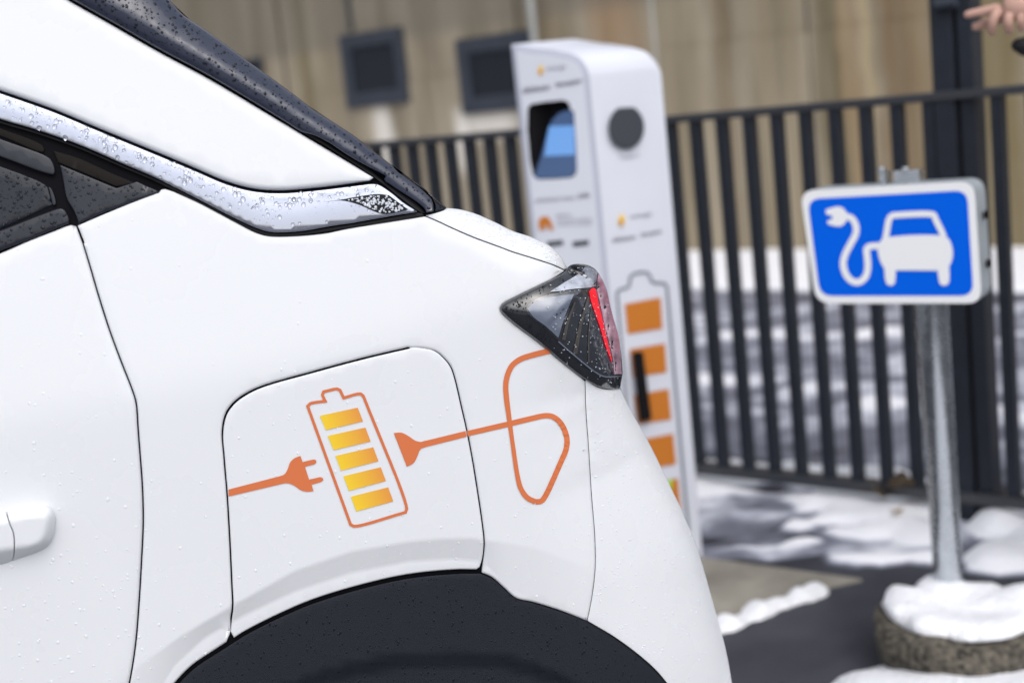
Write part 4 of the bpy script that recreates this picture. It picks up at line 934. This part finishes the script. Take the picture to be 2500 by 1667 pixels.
bk = [fs_(x, y) - tiltN * (DBOX + .001) for x, y in inset(of_, 2)]; obj('sign_back', bk, [tuple(range(n_ - 1, -1, -1))], M['swhite'], BOX, False)
def sgn(name, P, off=.002):
    P = np.array(P, float); n = len(P); ov, oe, of, *_ = delaunay_2d_cdt([Vector(p) for p in P], [(i, (i + 1) % n) for i in range(n)], [], 1, 1e-5, False)
    V2 = np.array([tuple(v) for v in ov]); fl = [tuple(f) for f in of]; kp = inside(np.array([V2[list(f)].mean(0) for f in fl]), P)
    return obj(name, [fs_(x, y, off) for x, y in V2], [f for f, k in zip(fl, kp) if k], M['swhite'], BOX, False)
sgn('cable_symbol', stroke(q6([(640, 500), (700, 520), (735, 570), (748, 620), (738, 680), (690, 770), (640, 870), (622, 950), (640, 1040), (690, 1110), (757, 1135), (820, 1100), (850, 1040), (858, 960), (850, 880), (848, 810), (880, 790), (980, 785)]), 16, step=5))
sgn('plug_symbol', path(q6([(455, 440), (560, 410), (615, 420), (650, 460), (665, 510), (650, 550), (615, 590), (565, 600), (475, 578)]), q6([(475, 578), (470, 545), (515, 530), (515, 500), (460, 482), (455, 440)]), step=3), .0023)
sgn('car_roof_symbol', stroke(q6([(1025, 720), (1040, 640), (1062, 530), (1085, 500), (1160, 490), (1300, 482), (1440, 480), (1485, 488), (1510, 540), (1560, 640), (1585, 700)]), 15, step=5), .0026)
sgn('car_symbol', path(q6([(1000, 710), (1120, 695), (1300, 682), (1480, 682), (1600, 688)]), q6([(1600, 688), (1640, 730), (1665, 800), (1672, 870), (1660, 930), (1635, 985)]), q6([(1635, 985), (1638, 1110), (1625, 1150), (1590, 1165), (1550, 1150), (1538, 1110), (1525, 1022)]), q6([(1525, 1022), (1300, 1020), (1125, 1020)]), q6([(1125, 1020), (1120, 1110), (1110, 1150), (1075, 1165), (1040, 1150), (1025, 1110), (1015, 1000)]), q6([(1015, 1000), (975, 930), (955, 850), (955, 780), (1000, 710)]), step=4), .0029)
# pole, clamp and foot
ptop = fs_(2225, 452) - tiltN * (DBOX + .05); pbot = on_ground(2316, 1418, .135)
pm = fs_(2262, 741) - tiltN * .04
dr_ = pm - pbot; pt_ = pbot + dr_ * 1.46
m_ = MB(); m_.tube([pbot - dr_ * .05, pbot + dr_ * 1.02], .034, 28, True); m_.build('pole', M['galv'], SIGN, True, 40)
for px_, w_ in ((2200, .055), (2142, .015)):
    c = fs_(px_, 441) - tiltN * .035; m_ = MB(); m_.box(c - SD * w_ / 2 - np.array([0, 0, .012]), SD * w_, -tiltN * .04, (0, 0, .030)); m_.tube([c + np.array([0, 0, .012]), c + np.array([0, 0, .026])], .008, 10); bevel(m_.build('clamp', M['galv'], SIGN), .003)
for py in (530, 650):
    c = fs_(2385 + (py - 441) * .06, py) - tiltN * .045; m_ = MB(); m_.tube([c, c + SD * .008], .009, 12); m_.build('bolt', M['cblack'], BOX, True, 40)
# exposed-aggregate concrete foot
def agg(t, p, L):
    g = N(t, 'ShaderNodeNewGeometry'); v = N(t, 'ShaderNodeTexVoronoi'); v.inputs['Scale'].default_value = 85; L(g.outputs['Position'], v.inputs['Vector'])
    r = N(t, 'ShaderNodeValToRGB'); r.color_ramp.elements[0].color = (.012, .010, .008, 1); r.color_ramp.elements[1].color = (.13, .115, .09, 1); r.color_ramp.elements[1].position = .9
    sx = N(t, 'ShaderNodeSeparateColor'); L(v.outputs['Color'], sx.inputs[0]); L(sx.outputs[0], r.inputs[0]); L(r.outputs[0], p.inputs['Base Color'])
    b = N(t, 'ShaderNodeBump'); b.inputs['Strength'].default_value = .8; b.inputs['Distance'].default_value = .006; L(v.outputs['Distance'], b.inputs['Height']); b.invert = True; L(b.outputs[0], p.inputs['Normal'])
M['agg'] = nmat('exposed_aggregate', agg, .85)
fc = at_depth(2340, 1462, 3.055); fc[2] = 0
def blob(name, c, prof, m, par, namp=.008, nsc=14, n=64, sx=1.0, sy=1.0, rot=0.0):
    vs = []; fs = []
    for (r, z) in prof:
        for k in range(n):
            a = 2 * math.pi * k / n; x, y = r * sx * math.cos(a), r * sy * math.sin(a); x, y = x * math.cos(rot) - y * math.sin(rot), x * math.sin(rot) + y * math.cos(rot)
            p = Vector((c[0] + x, c[1] + y, c[2] + z)); q = noise.noise(p * nsc) + .5 * noise.noise(p * nsc * 2.3); rr = 1 + namp * q / max(r, .03)
            vs.append((c[0] + x * rr, c[1] + y * rr, c[2] + z + namp * .5 * q * (r > .01)))
    for i in range(len(prof) - 1):
        for k in range(n): fs.append((i * n + k, i * n + (k + 1) % n, (i + 1) * n + (k + 1) % n, (i + 1) * n + k))
    return obj(name, vs, fs, m, par, True)
blob('concrete_foot', fc, [(.160, -.01), (.178, .012), (.194, .055), (.198, .092), (.188, .114), (.15, .122), (.0, .122)], M['agg'], SIGN, .022, 8)
o = blob('snow_cap', fc + np.array([.020, .005, .112]), [(.140, .0), (.158, .003), (.166, .016), (.156, .030), (.128, .037), (.09, .030), (.055, .020), (.0, .018)], M['snow'], None, .036, 9, sx=1.06)
tag(o, 'thick cap of white snow lying on the concrete foot of the sign', 'snow', kind='stuff')
pc = on_ground(2520, 1800)
o = blob('snow_pile', pc, [(.46, -.02), (.42, .02), (.34, .045), (.24, .06), (.13, .07), (.0, .072)], M['snow'], None, .04, 5, sx=1.0)
tag(o, 'big heap of clean snow at the foot of the sign, nearest the camera', 'snow', kind='stuff')

# ================================================================== SMALL THINGS ON THE SNOW
M['leaf'] = mat('brown_leaf', (.075, .052, .030), .7, var=.4, vscale=60)
M['leafy'] = mat('yellow_leaf', (.42, .27, .10), .6, var=.3, vscale=60)
def leaf(px, py, s, m, label, h=.03, up=.5):
    c = on_ground(px, py, h); n = 14; vs = []; rt_ = random.uniform(0, 6)
    for k in range(n):
        a = 2 * math.pi * k / n; r = s * (.65 + .35 * abs(math.cos(2.5 * a))); vs.append((r * math.cos(a + rt_), r * .7 * math.sin(a + rt_), s * up * (math.sin(a * 2) * .4 + .45)))
    vs.append((0, 0, 0)); fs = [(k, (k + 1) % n, n) for k in range(n)]
    o = obj('fallen_leaf', vs, fs, m, None, True); o.location = tuple(c); sm = o.modifiers.new('thick', 'SOLIDIFY'); sm.thickness = .001
    tag(o, label, 'leaf', 'fallen leaves by the fence'); return o
leaf(2205, 1190, .052, M['leaf'], 'largest dark brown dead leaf against the fence left of the pole', .09, 1.0)
leaf(2165, 1208, .045, M['leaf'], 'middle brown curled leaf lying between two others on the snow', .06, .8)
leaf(2128, 1196, .045, M['leaf'], 'small greyish brown leaf, leftmost of those at the fence', .06, .5)
leaf(2190, 1247, .022, M['leafy'], 'tiny yellow leaf lying alone on the white snow', .052, .4)
c = on_ground(1915, 1168, .02); m_ = MB(); m_.box(c + np.array([-.025, -.01, 0]), (.05, -.01, 0), (.006, .025, 0), (0, 0, .016)); o = m_.build('plastic_scrap', mat('red_plastic', (.5, .03, .03), .4)); bevel(o, .004); tag(o, 'small red plastic scrap lying on the snow under the fence', 'scrap')

# ================================================================== PERSON at the right edge, pointing
M['skin'] = mat('skin', (.50, .30, .24), .55, var=.12, vscale=25)
M['coat'] = mat('black_coat', (.006, .006, .009), .7, var=.2)
M['trous'] = mat('dark_trousers', (.02, .022, .03), .8); M['hair'] = mat('brown_hair', (.06, .035, .02), .7); M['shoe'] = mat('black_shoe', (.01, .01, .01), .4)
HD = 3.15
def h7(x, y, dz=0.0): return at_depth(2200 + x * .12755, y * .12755, HD + dz)
feet = on_ground(2900, 1150); feet = at_depth(2960, 700, 3.35); feet[2] = 0
def skin(name, nodes, edges, m, par, sub=2):
    me = bpy.data.meshes.new(name); me.from_pydata([tuple(map(float, n[0])) for n in nodes], edges, []); o = bpy.data.objects.new(name, me); C.objects.link(o)
    md = o.modifiers.new('skin', 'SKIN'); sv = me.skin_vertices[0].data if me.skin_vertices else None
    if sv is None:
        bm = bmesh.new(); bm.from_mesh(me); bm.verts.layers.skin.verify(); bm.to_mesh(me); bm.free(); sv = me.skin_vertices[0].data
    for i, n in enumerate(nodes): r = n[1]; sv[i].radius = (r, r) if not hasattr(r, '__len__') else r
    sv[0].use_root = True; md.use_smooth_shade = True
    ms = o.modifiers.new('sub', 'SUBSURF'); ms.levels = sub; ms.render_levels = sub
    bpy.context.view_layer.update()
    me2 = bpy.data.meshes.new_from_object(o.evaluated_get(bpy.context.evaluated_depsgraph_get())); bpy.data.objects.remove(o)
    me2.materials.clear(); me2.materials.append(m)
    for p in me2.polygons: p.use_smooth = True
    return me2
def merged(name, meshes, m, par):
    bm = bmesh.new()
    for q in meshes: bm.from_mesh(q)
    return from_bm(name, bm, m, par, True)
PER = empty('person', feet, 'person in black coat at the right edge, bare hand pointing left', 'person'); bpy.context.view_layer.update()
SR = np.array([feet[0] - .17, feet[1] - .04, 1.44]); SL = np.array([feet[0] + .17, feet[1] + .06, 1.44])
wrist = h7(2560, 60, .02)
elbow = (SR + wrist) / 2 + np.array([.03, .02, -.10])
px = 1 / 1040.0
hand = []
pal0 = [(wrist, .026), (h7(2340, 150), .030), (h7(2120, 150), .030), (h7(1920, 175), .024)]
hand.append(skin('h', pal0, [(0, 1), (1, 2), (2, 3)], M['skin'], None))
def finger(pts, r0, r1): 
    n = len(pts); return skin('f', [(p, r0 + (r1 - r0) * i / (n - 1)) for i, p in enumerate(pts)], [(i, i + 1) for i in range(n - 1)], M['skin'], None)
hand.append(finger([h7(1950, 150), h7(1740, 190), h7(1520, 235), h7(1340, 270), h7(1190, 305)], .0125, .0085))
hand.append(finger([h7(1960, 190, .0), h7(1800, 270, -.015), h7(1740, 430, -.02), h7(1730, 560, -.012), h7(1735, 680, .0)], .0125, .009))
hand.append(finger([h7(2120, 180), h7(2060, 290, -.018), h7(2040, 430, -.024), h7(2060, 560, -.014), h7(2085, 650)], .0125, .009))
hand.append(finger([h7(2300, 180), h7(2290, 290, -.016), h7(2280, 420, -.02), h7(2300, 520, -.01), h7(2330, 590)], .0115, .008))
hand.append(finger([h7(2150, 220, .03), h7(1900, 340, .035), h7(1680, 440, .03), h7(1480, 500, .025), h7(1345, 540, .02)], .015, .009))
X = lambda a, b, c: np.array([feet[0] + a, feet[1] + b, c])
head = skin('hd', [(X(0, 0, 1.48), .052), (X(0, 0, 1.55), .052), (X(-.005, -.02, 1.62), (.072, .085)), (X(0, -.005, 1.70), (.078, .095)), (X(0, .01, 1.755), (.055, .065))], [(0, 1), (1, 2), (2, 3), (3, 4)], M['skin'], None)
nose = skin('n', [(X(-.075, -.04, 1.675), .010), (X(-.098, -.05, 1.65), .013)], [(0, 1)], M['skin'], None, 1)
ears = [skin('e', [(X(.03 * s, .085 * s, 1.64), .010), (X(.03 * s, .088 * s, 1.68), .014)], [(0, 1)], M['skin'], None, 1) for s in (-1, 1)]
farm = skin('fa', [(X(0, 0, 1.50), .05), (X(0, 0, 1.40), .06), (SR, .05), (elbow, .04), ((elbow + wrist) / 2, .036), (wrist, .026), (h7(2340, 150), .026)], [(0, 1), (1, 2), (2, 3), (3, 4), (4, 5), (5, 6)], M['skin'], None)
BD = merged('body', hand + [head, nose, farm] + ears, M['skin'], PER)
lw = h7(2480, 900, .06); lel = (SL + lw) / 2 + np.array([.05, -.05, -.22])
coat = [skin('c', [(X(0, 0, 1.02), (.19, .13)), (X(0, 0, 1.2), (.18, .12)), (X(0, 0, 1.36), (.20, .12)), (X(0, 0, 1.46), (.10, .08)), (SR, .085), ((SR + elbow) / 2, .065), (elbow, .058), (elbow * .35 + wrist * .65, .048), (SL, .085), (lel, .06), (lw * .4 + lel * .6, .052), (lw, .036), (X(0, 0, .80), (.19, .14))],
             [(0, 1), (1, 2), (2, 3), (2, 4), (4, 5), (5, 6), (6, 7), (2, 8), (8, 9), (9, 10), (10, 11), (0, 12)], M['coat'], None)]
coat.append(skin('cf', [(lw, .032), (h7(2330, 880, .05), (.026, .020)), (h7(2190, 850, .04), .015), (h7(2130, 800, .04), .008)], [(0, 1), (1, 2), (2, 3)], M['coat'], None))
merged('coat', coat, M['coat'], PER)
leg = [skin('l', [(X(.09 * s, 0, .88), .10), (X(.10 * s, .0, .5), .07), (X(.11 * s, .02, .1), .052)], [(0, 1), (1, 2)], M['trous'], None) for s in (-1, 1)]
merged('trousers', leg, M['trous'], PER)
for s in (-1, 1): merged('shoe', [skin('s', [(X(.11 * s, .04, .05), .045), (X(.11 * s - .06, -.04, .042), .045), (X(.11 * s - .12, -.11, .034), .034)], [(0, 1), (1, 2)], M['shoe'], None)], M['shoe'], PER)
merged('hair', [skin('ha', [(X(.02, .02, 1.70), (.088, .098)), (X(.02, .02, 1.765), (.07, .08))], [(0, 1)], M['hair'], None)], M['hair'], PER)
for s in (-1, 1): merged('eye', [skin('ey', [(X(-.066, -.045 + .030 * s, 1.685), .009), (X(-.070, -.047 + .030 * s, 1.685), .009)], [(0, 1)], M['cblack'], None, 1)], M['cblack'], BD)
